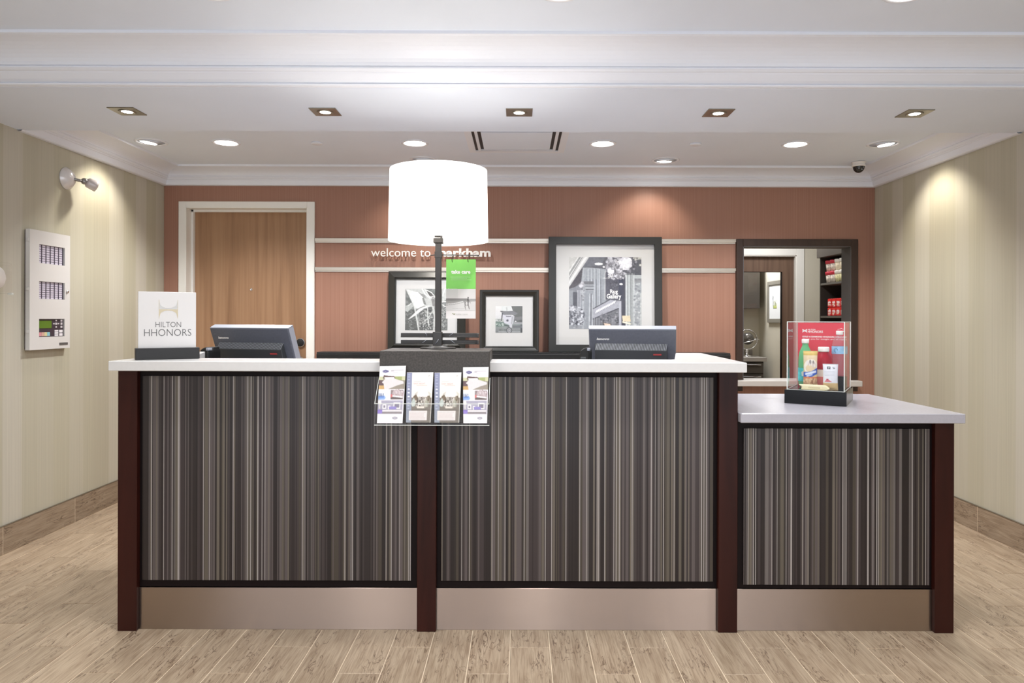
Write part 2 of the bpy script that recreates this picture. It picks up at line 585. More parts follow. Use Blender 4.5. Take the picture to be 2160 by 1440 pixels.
def part(name, b, mats, parent=None, world=True, kind=None, label=None, origin=None):
    """links the collected shape as ONE mesh object; world=True: the shape is in world coordinates and is moved into the parent's frame"""
    if not isinstance(mats, (list, tuple)):
        mats = [mats]
    pm = MW[parent.name] if parent is not None else Matrix.Identity(4)
    if parent is not None and world:
        b.bm.transform(pm.inverted())
    off = Vector((0, 0, 0))
    if origin is not None:
        off = Vector(origin)
        if parent is not None and world:
            off = pm.inverted() @ off
        b.bm.transform(Matrix.Translation(-off))
    me = bpy.data.meshes.new(name)
    b.bm.to_mesh(me)
    b.bm.free()
    for m in mats:
        me.materials.append(m)
    o = bpy.data.objects.new(name, me)
    COL.objects.link(o)
    if parent is not None:
        o.parent = parent
    o.location = off
    MW[o.name] = pm @ Matrix.Translation(off)
    if kind: o['kind'] = kind
    if label: o['label'] = label
    return o


def struct(name, b, mats, parent=None, label=None):
    return part(name, b, mats, parent, kind='structure', label=label)


def copy_tree(o, parent=None):
    c = o.copy()
    COL.objects.link(c)
    if parent is not None:
        c.parent = parent
    MW[c.name] = (MW[parent.name] if parent is not None else Matrix.Identity(4)) @ c.matrix_basis
    for ch in [q for q in o.children]:
        copy_tree(ch, c)
    return c


def move(o, loc, rotz=None):
    o.location = loc
    if rotz is not None:
        o.rotation_euler = (0, 0, rotz)
    MW[o.name] = Matrix.Translation(Vector(loc)) @ Matrix.Rotation(o.rotation_euler.z, 4, 'Z')


# ---- lettering
def _text_mesh(s, bold=0.0, extrude=0.0, spacing=1.0):
    cu = bpy.data.curves.new('txt', 'FONT')
    cu.body = s
    cu.size = 1.0
    cu.offset = bold
    cu.extrude = extrude
    cu.resolution_u = 3
    cu.space_character = spacing
    ob = bpy.data.objects.new('txt', cu)
    me = bpy.data.meshes.new_from_object(ob)
    bpy.data.objects.remove(ob)
    bpy.data.curves.remove(cu)
    return me


def text(s, x0, x1, z0, z1, y, bold=0.0, thick=0.0, spacing=1.0, slant=0.0):
    """B with the lettering S fitted into x0..x1, z0..z1 on the plane y (facing -Y); thick: depth of the letters"""
    me = _text_mesh(s, bold, 0.02 if thick else 0.0, spacing)
    co = np.empty(len(me.vertices) * 3, np.float32)
    me.vertices.foreach_get('co', co)
    co = co.reshape(-1, 3)
    lo, hi = co.min(0), co.max(0)
    b = B()
    sx = (x1 - x0) / (hi[0] - lo[0]); sz = (z1 - z0) / (hi[1] - lo[1])
    t = bmesh.new(); t.from_mesh(me)
    for v in t.verts:
        u, w, d = v.co
        xx = x0 + (u - lo[0]) * sx + slant * (w - lo[1]) * sz
        zz = z0 + (w - lo[1]) * sz
        yy = y - (d * thick / 0.04 if thick else 0.0)
        v.co = (xx, yy, zz)
    b._join(t)
    bpy.data.meshes.remove(me)
    return b


# ---- printed pictures: a small raster painter; the picture becomes vertex colours of a flat sheet
class Art:
    def __init__(self, w, h, col=(255, 255, 255), seed=1):
        self.W, self.H = w * 2, h * 2
        self.a = np.ones((self.H, self.W, 3), np.float32) * np.array(col, np.float32)
        self.u, self.v = np.meshgrid((np.arange(self.W) + 0.5) / self.W, (np.arange(self.H) + 0.5) / self.H)
        self.rng = np.random.RandomState(seed)

    def _put(self, mask, col, al=1.0):
        c = np.array(col, np.float32)
        self.a[mask] = self.a[mask] * (1 - al) + c * al

    def pmask(self, pts):
        m = np.zeros(self.u.shape, bool)
        n = len(pts)
        for i in range(n):
            x1, y1 = pts[i]; x2, y2 = pts[(i + 1) % n]
            if y1 == y2:
                continue
            c = ((y1 > self.v) != (y2 > self.v)) & (self.u < (x2 - x1) * (self.v - y1) / (y2 - y1) + x1)
            m ^= c
        return m

    def poly(self, pts, col, al=1.0):
        self._put(self.pmask(pts), col, al); return self

    def rect(self, x0, y0, x1, y1, col, al=1.0):
        self._put((self.u >= x0) & (self.u < x1) & (self.v >= y0) & (self.v < y1), col, al); return self

    def ell(self, cx, cy, rx, ry, col, al=1.0):
        self._put(((self.u - cx) / rx) ** 2 + ((self.v - cy) / ry) ** 2 < 1, col, al); return self

    def line(self, p, q, w, col, al=1.0, w2=None):
        p = np.array(p); q = np.array(q); d = q - p
        t = np.clip(((self.u - p[0]) * d[0] + (self.v - p[1]) * d[1]) / (d @ d), 0, 1)
        ds = np.hypot(self.u - p[0] - t * d[0], self.v - p[1] - t * d[1])
        ww = w if w2 is None else w + (w2 - w) * t
        self._put(ds < ww / 2, col, al); return self

    def path(self, pts, w, col, al=1.0, w2=None):
        n = len(pts) - 1
        for i in range(n):
            a = w if w2 is None else w + (w2 - w) * i / n
            b = w if w2 is None else w + (w2 - w) * (i + 1) / n
            self.line(pts[i], pts[i + 1], a, col, al, b)
        return self

    def vgrad(self, x0, y0, x1, y1, c0, c1):
        m = (self.u >= x0) & (self.u < x1) & (self.v >= y0) & (self.v < y1)
        t = ((self.v - y0) / (y1 - y0))[m][:, None]
        self.a[m] = np.array(c0, np.float32) * (1 - t) + np.array(c1, np.float32) * t
        return self

    def noise(self, n, amp, mask=None, ny=None):
        ny = ny or n
        g = self.rng.rand(ny + 2, n + 2).astype(np.float32)
        xs = self.u * n; ys = self.v * ny
        xi = xs.astype(int); yi = ys.astype(int); fx = xs - xi; fy = ys - yi
        v = (g[yi, xi] * (1 - fx) + g[yi, xi + 1] * fx) * (1 - fy) + (g[yi + 1, xi] * (1 - fx) + g[yi + 1, xi + 1] * fx) * fy
        d = ((v - 0.5) * 2 * amp)[..., None]
        if mask is None:
            self.a += d
        else:
            self.a += d * mask[..., None]
        return self

    def dots(self, cx, cy, rx, ry, n, r, c0, c1, mask=None):
        for _ in range(n):
            a = self.rng.rand() * 2 * PI; q = math.sqrt(self.rng.rand())
            t = self.rng.rand()
            col = [c0[i] * (1 - t) + c1[i] * t for i in range(3)]
            rr = r * (0.5 + self.rng.rand())
            self.ell(cx + math.cos(a) * q * rx, cy + math.sin(a) * q * ry, rr, rr * (0.7 + 0.5 * self.rng.rand()), col)
        return self

    def get(self):
        a = self.a.reshape(self.H // 2, 2, self.W // 2, 2, 3).mean((1, 3))
        return np.clip(a, 0, 255)


def sheet(name, art, p00, p10, p01, parent, world=True, label=None, p11=None):
    """flat printed sheet: p00 top-left, p10 top-right, p01 bottom-left corners"""
    a = art.get() if isinstance(art, Art) else art
    h, w, _ = a.shape
    p00, p10, p01 = Vector(p00), Vector(p10), Vector(p01)
    p11 = Vector(p11) if p11 is not None else p10 + p01 - p00
    if parent is not None and world:
        inv = MW[parent.name].inverted()
        p00, p10, p01, p11 = inv @ p00, inv @ p10, inv @ p01, inv @ p11
    o0 = np.array(p00); du = np.array(p10 - p00); dv = np.array(p01 - p00); dd = np.array(p11 - p10 - p01 + p00)
    U, V = np.meshgrid(np.linspace(0, 1, w), np.linspace(0, 1, h))
    co = (o0 + U[..., None] * du + V[..., None] * dv + (U * V)[..., None] * dd).reshape(-1, 3).astype(np.float32)
    idx = np.arange(w * h).reshape(h, w)
    q = np.stack([idx[:-1, :-1], idx[1:, :-1], idx[1:, 1:], idx[:-1, 1:]], -1).reshape(-1, 4)
    me = bpy.data.meshes.new(name)
    me.vertices.add(w * h); me.vertices.foreach_set('co', co.ravel())
    me.loops.add(q.size); me.loops.foreach_set('vertex_index', q.ravel().astype(np.int32))
    me.polygons.add(len(q)); me.polygons.foreach_set('loop_start', (np.arange(len(q)) * 4).astype(np.int32))
    me.update(calc_edges=True)
    ca = me.color_attributes.new('Col', 'FLOAT_COLOR', 'POINT')
    c = a.reshape(-1, 3) / 255.0
    lin = np.where(c <= 0.04045, c / 12.92, ((c + 0.055) / 1.055) ** 2.4)
    ca.data.foreach_set('color', np.concatenate([lin, np.ones((len(lin), 1))], 1).astype(np.float32).ravel())
    me.materials.append(M['print'])
    o = bpy.data.objects.new(name, me)
    COL.objects.link(o)
    if parent is not None:
        o.parent = parent
        MW[o.name] = MW[parent.name]
    else:
        MW[o.name] = Matrix.Identity(4)
    if label: o['label'] = label
    return o


def lamp_light(kind, name, loc, power, parent, color=LIGHT, target=None, size=0.05, spot=1.2, blend=0.4):
    ld = bpy.data.lights.new(name, kind)
    ld.energy = power
    ld.color = color
    if kind == 'SPOT':
        ld.spot_size = spot; ld.spot_blend = blend; ld.shadow_soft_size = size
    elif kind == 'POINT':
        ld.shadow_soft_size = size
    else:
        ld.shape = 'DISK'; ld.size = size
    o = bpy.data.objects.new(name, ld)
    COL.objects.link(o)
    m = Matrix.Translation(Vector(loc))
    if target is not None:
        d = Vector(target) - Vector(loc)
        m = m @ d.to_track_quat('-Z', 'Y').to_matrix().to_4x4()
    o.parent = parent
    o.matrix_parent_inverse = MW[parent.name].inverted()
    o.matrix_basis = m
    return o


# ================================================================== THE ROOM
XL, XR, YB, YF = -2.69, 2.69, 2.57, -3.9
WT = 0.13                         # thickness of the back wall
Z_SOF, Z_BACK, Z_FRONT = 2.245, 2.36, 2.395
YB0, YB1 = 0.29, 1.01             # front and back of the beam
DB = YB - CAM.y                   # distance of the back wall

# floor: pale grout bed with the tiles standing 2 mm proud
floor = struct('floor', B().box(-4.2, 5.2, YF, 9.2, -0.08, -0.002), M['grout'], label='pale cream grout bed of the plank tile floor')
TW, TL, GAP = 0.150, 0.600, 0.0034
tile_b = B().box(GAP / 2, TW - GAP / 2, GAP / 2, TL - GAP / 2, -0.012, 0.0, 0.0012)
tile0 = None
col_x0 = X(1000, 2.814) - 0.003   # a joint line falls at pixel 1000 on the counter line (approx.)
n_tiles = 0
k0 = int(math.floor((XL - col_x0) / TW)); k1 = int(math.ceil((XR - col_x0) / TW))
rest = B()
for k in range(k0, k1):
    x = col_x0 + k * TW
    phase = (-0.13 + (k % 3) * (0.2)) % TL
    y = -0.8 + phase - TL
    ys = []
    while y < YB:
        ys.append(y); y += TL
    for y in ys:
        ya, yb = max(y, YF), min(y + TL, YB)
        if y + TL < -0.75:
            continue
        xa, xb = max(x, XL), min(x + TW, XR)
        if xb - xa < 0.02 or yb - ya < 0.03:
            continue
        if xa == x and xb == x + TW and yb == y + TL:
            if tile0 is None:
                tile0 = part('tile', tile_b, M['tile'], floor)
                o = tile0
            else:
                o = tile0.copy(); COL.objects.link(o)
            o.location = (x, y, 0)
        else:
            o = part('tile', B().box(xa + GAP / 2, xb - GAP / 2, ya + GAP / 2, yb - GAP / 2, -0.012, 0.0, 0.0012), M['tile'], floor, origin=(xa, ya, 0))
        n_tiles += 1
# floor tiles further back in the lobby, out of the picture
for k in range(k0, k1):
    x = col_x0 + k * TW
    phase = (-0.13 + (k % 3) * 0.2) % TL
    y = -0.8 + phase - TL
    while y + TL >= -0.75:
        y -= TL
    while y > YF:
        rest.box(max(x, XL) + GAP / 2, min(x + TW, XR) - GAP / 2, y + GAP / 2, y + TL - GAP / 2, -0.012, 0.0)
        y -= TL
rt = part('tile', rest, M['tile'], floor, kind='stuff')

# side walls
struct('wall_left', B().box(XL - 0.1, XL, YF, YB, 0, 2.6), M['side'])
struct('wall_right', B().box(XR, XR + 0.1, YF, YB, 0, 2.6), M['side'])

# back wall with the door opening and the pass-through opening
dx0, dx1, dz1 = -2.52, -1.604, 2.073
wx0, wx1, wz0, wz1 = 1.688, 2.504, 0.74, 1.794
wb = B()
wb.box(XL - 0.1, dx0, YB, YB + WT, 0, 2.6)
wb.box(dx0, dx1, YB, YB + WT, dz1, 2.6)
wb.box(dx1, wx0, YB, YB + WT, 0, 2.6)
wb.box(wx0, wx1, YB, YB + WT, 0, wz0)
wb.box(wx0, wx1, YB, YB + WT, wz1, 2.6)
wb.box(wx1, XR + 0.1, YB, YB + WT, 0, 2.6)
struct('wall_back', wb, M['back'])

# ceilings and the beam between them
struct('ceiling', B().box(XL - 0.1, XR + 0.1, YF, YB0, Z_FRONT, Z_FRONT + 0.2).box(XL - 0.1, XR + 0.1, YB1, YB + WT, Z_BACK, Z_BACK + 0.24), M['ceiling'])
struct('beam', B().box(XL, XR, YB0, YB1, Z_SOF, 2.6), M['ceiling'], label='white ceiling beam over the front of the desk')


def cove(p0, z0, p1, z1, n=8):
    """concave quarter curve from (p0,z0) on the wall side to (p1,z1) at the ceiling"""
    out = []
    for i in range(n + 1):
        a = PI / 2 * i / n
        out.append((p0 + (p1 - p0) * (1 - math.cos(a)), z0 + (z1 - z0) * math.sin(a)))
    return out


def sweep(prof, path, inward):
    """moulding: profile (projection, z) along a plan path of (x, y); inward = list of mitre directions at each point"""
    b = B()
    rings = []
    for (x, y), (ix, iy) in zip(path, inward):
        rings.append([b.bm.verts.new((x + ix * p, y + iy * p, z)) for p, z in prof])
    for r0, r1 in zip(rings, rings[1:]):
        for i in range(len(prof) - 1):
            b.bm.faces.new([r0[i], r1[i], r1[i + 1], r0[i + 1]])
    bmesh.ops.recalc_face_normals(b.bm, faces=b.bm.faces[:])
    return b


prof_back = [(0.0, 2.238), (0.022, 2.238), (0.030, 2.243), (0.038, 2.276), (0.046, 2.280), (0.046, 2.284), (0.056, 2.288), (0.062, 2.296), (0.060, 2.302)] + cove(0.064, 2.303, 0.19, 2.346) + [(0.196, 2.346), (0.2, 2.361)]
struct('trim_1', sweep(prof_back, [(XL, YB1 - 0.02), (XL, YB), (XR, YB), (XR, YB1 - 0.02)], [(1, 0), (1, -1), (-1, -1), (-1, 0)]), M['trim'], label='white cove moulding round the ceiling behind the beam')
prof_front = [(0.0, 2.246), (0.014, 2.2455), (0.024, 2.249), (0.026, 2.2545), (0.02, 2.258), (0.024, 2.260), (0.040, 2.268), (0.062, 2.287), (0.066, 2.2925), (0.076, 2.2935), (0.086, 2.301), (0.086, 2.307), (0.082, 2.311)] + cove(0.088, 2.312, 0.238, 2.380) + [(0.24, 2.381), (0.25, 2.383), (0.25, 2.396)]
struct('trim_2', sweep(prof_front, [(XL, YB0), (XR, YB0)], [(0, -1), (0, -1)]), M['trim'], label='white crown moulding along the front of the beam')

# tile baseboards on the two side walls
for side, xw, s, off in (('left', XL, 1, 1.486), ('right', XR, -1, 1.343)):
    bb = struct('baseboard_' + side, B().box(min(xw, xw + s * 0.008), max(xw, xw + s * 0.008), YF, YB, 0, 0.151), M['grout'], label='wood look tile skirting of the %s wall' % side)
    y = off - 0.6 * 10
    first = None
    while y < YB:
        ya, yb = max(y, -1.6), min(y + 0.6, YB)
        if yb - ya > 0.05:
            t = B().box(min(xw + s * 0.006, xw + s * 0.0095), max(xw + s * 0.006, xw + s * 0.0095), ya + 0.002, yb - 0.002, 0.003, 0.150, 0.001)
            part('tile', t, M['tile_shade'] if 'tile_shade' in M else M['tile'], bb, origin=(xw, ya, 0))
        y += 0.6
    part('edge_strip', B().box(min(xw, xw + s * 0.011), max(xw, xw + s * 0.011), YF, YB, 0.151, 0.154), M['dark_nickel'], bb)

# ------------------------------------------------------------------ door_1 in the back wall
d1 = thing('door_1', 'brown wood veneer door in a pale grey frame in the back wall', 'door', ((dx0 + dx1) / 2, YB, 0))
d1['kind'] = 'structure'
cas = B()
o0, o1, oz = -2.574, -1.547, 2.119
cas.box(o0, dx0, YB - 0.016, YB, 0, oz, 0.002)
cas.box(dx1, o1, YB - 0.016, YB, 0, oz, 0.002)
cas.box(dx0, dx1, YB - 0.016, YB, dz1, oz, 0.002)
part('casing', cas, M['frame_paint'], d1)
jb = B()
jb.box(dx0, dx0 + 0.004, YB - 0.014, YB + 0.07, 0, dz1)
jb.box(dx1 - 0.004, dx1, YB - 0.014, YB + 0.07, 0, dz1)
jb.box(dx0, dx1, YB - 0.014, YB + 0.07, dz1 - 0.004, dz1)
jb.box(dx0, dx0 + 0.02, YB + 0.07, YB + WT, 0, dz1, 0.001)
jb.box(dx1 - 0.02, dx1, YB + 0.07, YB + WT, 0, dz1, 0.001)
jb.box(dx0, dx1, YB + 0.07, YB + WT, dz1 - 0.02, dz1, 0.001)
part('jamb', jb, M['frame_paint'], d1)
part('leaf', B().box(dx0 + 0.02, dx1 - 0.02, YB + 0.10, YB + 0.145, 0.01, dz1 - 0.018, 0.001), M['doorwood'], d1)
pc = at(530, 612, DB + 0.1)
ph = part('peephole', B().lathe([(0.010, 0), (0.010, 0.004), (0.006, 0.006), (0.004, 0.003), (0.0005, 0.003)], (pc.x, YB + 0.10, pc.z), 16, axis='Y'), M['chrome'], d1)
lc = at(634.5, 723.5, DB + 0.1)
rd = part('lock_reader', B().lathe([(0.034, 0), (0.034, 0.012), (0.032, 0.014), (0.0305, 0.014)], (lc.x, YB + 0.10, lc.z), 32, axis='Y'), M['chrome'], d1)
part('reader_face', B().lathe([(0.0305, 0.012), (0.0305, 0.016), (0.029, 0.017), (0.0005, 0.017)], (lc.x, YB + 0.10, lc.z), 32, axis='Y'), M['black'], rd)
lv = at(634, 757, DB + 0.1)
hb = B().lathe([(0.026, 0), (0.026, 0.008), (0.01, 0.010), (0.009, 0.045), (0.0005, 0.046)], (lv.x, YB + 0.10, lv.z - 0.01), 24, axis='Y')
hb.tube([(lv.x, YB + 0.06, lv.z - 0.01), (lv.x - 0.03, YB + 0.055, lv.z - 0.01), (lv.x - 0.12, YB + 0.055, lv.z - 0.01)], 0.008)
part('lever_handle', hb, M['chrome'], d1)

# ------------------------------------------------------------------ window_1: the pass-through opening with its dark frame and grey sill
w1 = thing('window_1', 'dark brown framed pass-through opening with grey sill in the back wall', 'opening', ((wx0 + wx1) / 2, YB, wz0))
w1['kind'] = 'structure'
fr = B()
fo0, fo1, foz = 1.638, 2.556, 1.846
fr.box(fo0, wx0, YB - 0.022, YB, 0.70, foz, 0.002)
fr.box(wx1, fo1, YB - 0.022, YB, 0.70, foz, 0.002)
fr.box(wx0, wx1, YB - 0.022, YB, wz1, foz, 0.002)
part('window_frame', fr, M['window_frame'], w1)
ln = B()
ln.box(wx0, wx0 + 0.006, YB - 0.02, YB + WT, wz0, wz1)
ln.box(wx1 - 0.006, wx1, YB - 0.02, YB + WT, wz0, wz1)
ln.box(wx0, wx1, YB - 0.02, YB + WT, wz1 - 0.006, wz1)
part('window_lining', ln, M['jamb'], w1)
part('window_sill', B().box(1.60, 2.552, YB - 0.105, YB + WT + 0.02, 0.742, 0.784, 0.003), M['sill'], w1)

# ------------------------------------------------------------------ brushed rails on the back wall
for i, (pa, pb) in enumerate(((503.0, 509.2), (564.2, 570.4))):
    D = DB - 0.018
    b = B()
    z1, z0 = Z(pa, D), Z(pb, D)
    b.box(o1 + 0.002, fo0 - 0.002, YB - 0.018, YB, z0, z1, 0.0012)
    b.box(o1 + 0.004, fo0 - 0.004, YB - 0.006, YB, z0 - 0.012, z0)
    t = part('picture_rail', b, [M['nickel']])
    tag(t, ('upper' if i == 0 else 'lower') + ' of two thin brushed metal rails along the terracotta wall', 'rail', 'metal rails on the back wall')

# ================================================================== CEILING FITTINGS
def square_light(i, px):
    D = (Z_SOF - CAM.z) * F / (CY - 236.3)
    x, y = X(px, D), CAM.y + D
    pos = ['leftmost', 'second from left', 'middle', 'second from right', 'rightmost'][i]
    t = thing('square_downlight', '%s of five square metal trimmed downlights under the ceiling beam' % pos, 'ceiling light', (x, y, Z_SOF), group='square downlights in the beam')
    h = 0.064
    b = B().box(-h, h, -h, h, -0.004, 0.0, 0.001)
    part('trim_plate', b, M['dark_nickel'], t, world=False)
    part('gimbal_ring', B().lathe([(0.040, -0.004), (0.040, -0.0065), (0.036, -0.0075), (0.028, -0.006), (0.026, -0.0045)], (0, 0, 0), 32, cap=False), M['dark_nickel'], t, world=False)
    part('lens', B().lathe([(0.0265, -0.0045), (0.020, -0.0060), (0.0005, -0.0066)], (0, 0, 0), 24), M['lens'], t, world=False)
    lamp_light('SPOT', 'beam', (x, y, Z_SOF - 0.03), W_SQUARE, t, target=(x, y, 0), size=0.03, spot=1.6, blend=0.6)
    return t


for i, px in enumerate((267, 685, 1094, 1514, 1928)):
    square_light(i, px)

ring = None


def round_light(label, x, y, z, power, group):
    t = thing('round_downlight', label, 'ceiling light', (x, y, z), group=group)
    part('trim_ring', B().lathe([(0.088, 0.0), (0.088, -0.004), (0.080, -0.007), (0.068, -0.005), (0.066, 0.0)], (0, 0, 0), 40, cap=False), M['trim'], t, world=False)
    part('lens', B().lathe([(0.067, -0.003), (0.05, -0.006), (0.0005, -0.007)], (0, 0, 0), 32), M['lens'], t, world=False)
    lamp_light('SPOT', 'beam', (x, y, z - 0.03), power, t, target=(x, y, 0), size=0.06, spot=2.3, blend=0.7)
    return t


D = (Z_BACK - CAM.z) * F / (CY - 302)
for i, px in enumerate((476, 874, 1270, 1677)):
    pos = ['leftmost', 'second from left', 'second from right', 'rightmost'][i]
    round_light('%s of four round recessed lights in the ceiling behind the beam' % pos, X(px, D), CAM.y + D, Z_BACK, W_ROUND, 'round recessed lights behind the beam')


def gimbal(label, x, y, z, tx, ty, tz, power, lean):
    t = thing('wall_washer', label, 'ceiling light', (x, y, z), group='tilted wall washer lights behind the beam')
    part('trim_ring', B().lathe([(0.098, 0.0), (0.098, -0.003), (0.092, -0.006), (0.080, -0.005), (0.078, 0.0)], (0, 0, 0), 40, cap=False), M['trim'], t, world=False)
    part('recess', B().lathe([(0.079, -0.002), (0.0005, -0.0022)], (0, 0, 0), 32), M['ceiling'], t, world=False)
    d = Vector((tx - x, ty - y, 0)).normalized()
    # tilted lamp head, hanging a little on the side away from the lit wall
    q = Vector((0, 0, -1)).lerp(d, 0.10).normalized().to_track_quat('Z', 'Y').to_matrix().to_4x4()
    hb = B().lathe([(0.052, -0.045), (0.056, -0.01), (0.058, 0.0), (0.052, 0.002)], (0, 0, 0), 28, cap=False).xf(Matrix.Translation((0, 0, -0.006)) @ Matrix.Translation(d * 0.02) @ q)
    part('lamp_head', hb, M['trim'], t, world=False)
    part('lens', B().lathe([(0.052, 0.0), (0.0005, 0.004)], (0, 0, 0), 24).xf(Matrix.Translation((0, 0, -0.006)) @ Matrix.Translation(d * 0.02) @ q), M['lens'], t, world=False)
    lamp_light('SPOT', 'beam', (x + d.x * 0.05, y + d.y * 0.05, z - 0.04), power, t, target=(tx, ty, tz), size=0.03, spot=1.75, blend=0.75, color=(1.0, 0.93, 0.82))


D = (Z_BACK - CAM.z) * F / (CY - 301)
gimbal('tilted round wall light in the ceiling beside the left wall', X(318, D), CAM.y + D, Z_BACK, XL, CAM.y + D, 1.55, W_GIMBAL, 1)
gimbal('tilted round wall light in the ceiling beside the right wall', X(1862, D), CAM.y + D, Z_BACK, XR, CAM.y + D, 1.55, W_GIMBAL, 1)
D = (Z_BACK - CAM.z) * F / (CY - 336.5)
gimbal('tilted round wall light near the back wall, above the tall framed picture', X(1403, D), CAM.y + D, Z_BACK, X(1403, D) - 0.1, YB, 1.55, W_GIMBAL * 0.62, 1)
gimbal('tilted round wall light near the back wall, mostly hidden by the lamp shade', X(893, D), CAM.y + D, Z_BACK, X(893, D) - 0.12, YB, 1.55, W_GIMBAL * 0.62, 1)

# lobby downlights; only their lower rims show at the top edge of the picture
names = ['left', 'middle', 'right']
for i, px in enumerate((440, 1180, 1915)):
    D = 2.50
    round_light('round lobby ceiling light cut by the top edge, %s of three' % names[i], X(px, D), CAM.y + D, Z_FRONT, W_LOBBY, 'lobby ceiling lights')
for j, y in enumerate((-1.7, -3.2)):  # two unseen rows added to fill the lobby with light
    for i, px in enumerate((440, 1180, 1915)):
        round_light('added unseen lobby fill light %s, %s one of its row' % (('in the row above the viewer', 'in the row behind the viewer')[j], names[i]), X(px, 2.50), y, Z_FRONT, W_LOBBY, 'added unseen lobby fill lights')

# small ceiling discs
D = (Z_BACK - CAM.z) * F / (CY - 302)
for px, side in ((667, 'left'), (1466, 'right')):
    o = part('sprinkler_cover', B().lathe([(0.036, 0.0), (0.036, -0.006), (0.033, -0.010), (0.0005, -0.0105)], (X(px, D), CAM.y + D, Z_BACK), 28), M['trim'], origin=(X(px, D), CAM.y + D, Z_BACK))
    tag(o, 'small flat white ceiling disc %s of the air vent, between round lights' % side, 'sprinkler cover', 'ceiling sprinkler covers')

# air diffuser: square with two slot rings
vx, vy, vh = -0.018, 1.64, 0.30
vt = thing('ceiling_air_vent', 'square slotted air diffuser in the ceiling behind the beam', 'vent', (vx, vy, Z_BACK))


def ring_strip(b, r0, r1, z0, z1):
    b.box(-r1, r1, -r1, -r0, z0, z1); b.box(-r1, r1, r0, r1, z0, z1)
    b.box(-r1, -r0, -r0, r0, z0, z1); b.box(r0, r1, -r0, r0, z0, z1)
    return b


part('outer_frame', ring_strip(B(), 0.272, 0.315, -0.008, 0.0), M['trim'], vt, world=False)
part('slot_backing', B().box(-0.272, 0.272, -0.272, 0.272, -0.002, 0.0), M['black'], vt, world=False)
part('slot_blade', ring_strip(B(), 0.236, 0.254, -0.010, -0.002), M['trim'], vt, world=False)
part('centre_plate', B().box(-0.215, 0.215, -0.215, 0.215, -0.011, -0.002, 0.001), M['ceiling'], vt, world=False)

# dome camera
D = 5.05
dc = Vector((X(1810.5, D), CAM.y + D, Z_BACK - 0.002))
t = thing('dome_camera', 'small white ceiling dome camera with a dark lower half', 'security camera', dc)
part('mount', B().lathe([(0.048, 0.0), (0.048, -0.006), (0.042, -0.009), (0.042, -0.020), (0.046, -0.023), (0.046, -0.030), (0.040, -0.033)], (0, 0, 0), 32), M['white_plastic'], t, world=False)
part('dome', B().sphere((0, 0, -0.032), 0.040, half='lower', sz=1.1), mat('smoked_dome', (38, 36, 34), 0.08), t, world=False)
lb = B()
for a in range(4):
    lb.sphere((0.016 * math.cos(a * PI / 2 + 0.4), -0.034, -0.046 + 0.012 * math.sin(a * PI / 2 + 0.4)), 0.0045, seg=8)
part('lens_ring', lb, M['silver_edge'], t, world=False)

# ================================================================== RECEPTION COUNTER
TOPZ, LOWZ = 1.070, 0.8715
UND, LUND = 1.031, 0.8345
PW = 0.0755
posts_x = [-1.587, -0.4018, 0.7914, 1.6485]


def bay(parent, x0, x1, z1, px0, px1, pz0, pz1):
    """one framed bay between two posts: dark surround, striped panel, steel kick plate"""
    part('surround', B().box(x0, x1, 0.025, 0.055, 0.168, z1), M['blackwood'], parent)
    part('striped_panel', B().box(px0, px1, 0.017, 0.0245, pz0, pz1, 0.0008), M['stripe'], parent, origin=(px0, 0.02, pz0))
    part('kick_plate', B().box(x0, x1, 0.020, 0.045, 0.0, 0.166, 0.0008), M['steel'], parent)


desk = thing('reception_counter', 'tall dark mahogany reception counter with two striped front panels', 'counter', (-0.35, 0.4, 0))
for x in posts_x[:3]:
    part('post', B().box(x, x + PW, 0.0, 0.085, 0.0, UND, 0.002), M['mahogany'], desk)
bay(desk, posts_x[0] + PW, posts_x[1], UND, -1.4985, -0.4285, 0.196, 1.0085)
bay(desk, posts_x[1] + PW, posts_x[2], UND, -0.3075, 0.7745, 0.196, 1.0085)
part('side_panel', B().box(posts_x[0] + 0.006, posts_x[0] + 0.045, 0.085, 0.74, 0, UND), M['mahogany'], desk)
part('side_panel', B().box(posts_x[2] + 0.030, posts_x[2] + 0.069, 0.085, 0.74, 0, UND), M['mahogany'], desk)
part('back_panel', B().box(posts_x[0] + 0.045, posts_x[2] + 0.03, 0.055, 0.085, 0, UND), M['blackwood'], desk)
part('work_surface', B().box(posts_x[0] + 0.045, posts_x[2] + 0.03, 0.085, 0.98, 0.725, 0.76, 0.002), M['grey_quartz'], desk)
part('end_support', B().box(posts_x[0] + 0.045, posts_x[0] + 0.07, 0.085, 0.95, 0, 0.725), M['blackwood'], desk)
part('end_support', B().box(posts_x[2] + 0.0, posts_x[2] + 0.03, 0.085, 0.95, 0, 0.725), M['blackwood'], desk)

# white top: narrow transaction ledge with a return at each end
xl, xr, yf, yi, yr = -1.609, 0.8935, -0.030, 0.186, 0.775
pts = [(xl, yf), (xr, yf), (xr + 0.024, yr), (0.790, yr), (0.66, yi + 0.02), (0.64, yi), (-1.37, yi), (-1.40, yi + 0.02), (-1.585, yr), (xl - 0.01, yr)]
o = part('countertop', B().prism(pts, 'xy', UND, TOPZ, bev=0.0025), M['quartz'])
tag(o, 'white stone top of the tall reception counter', 'counter top')

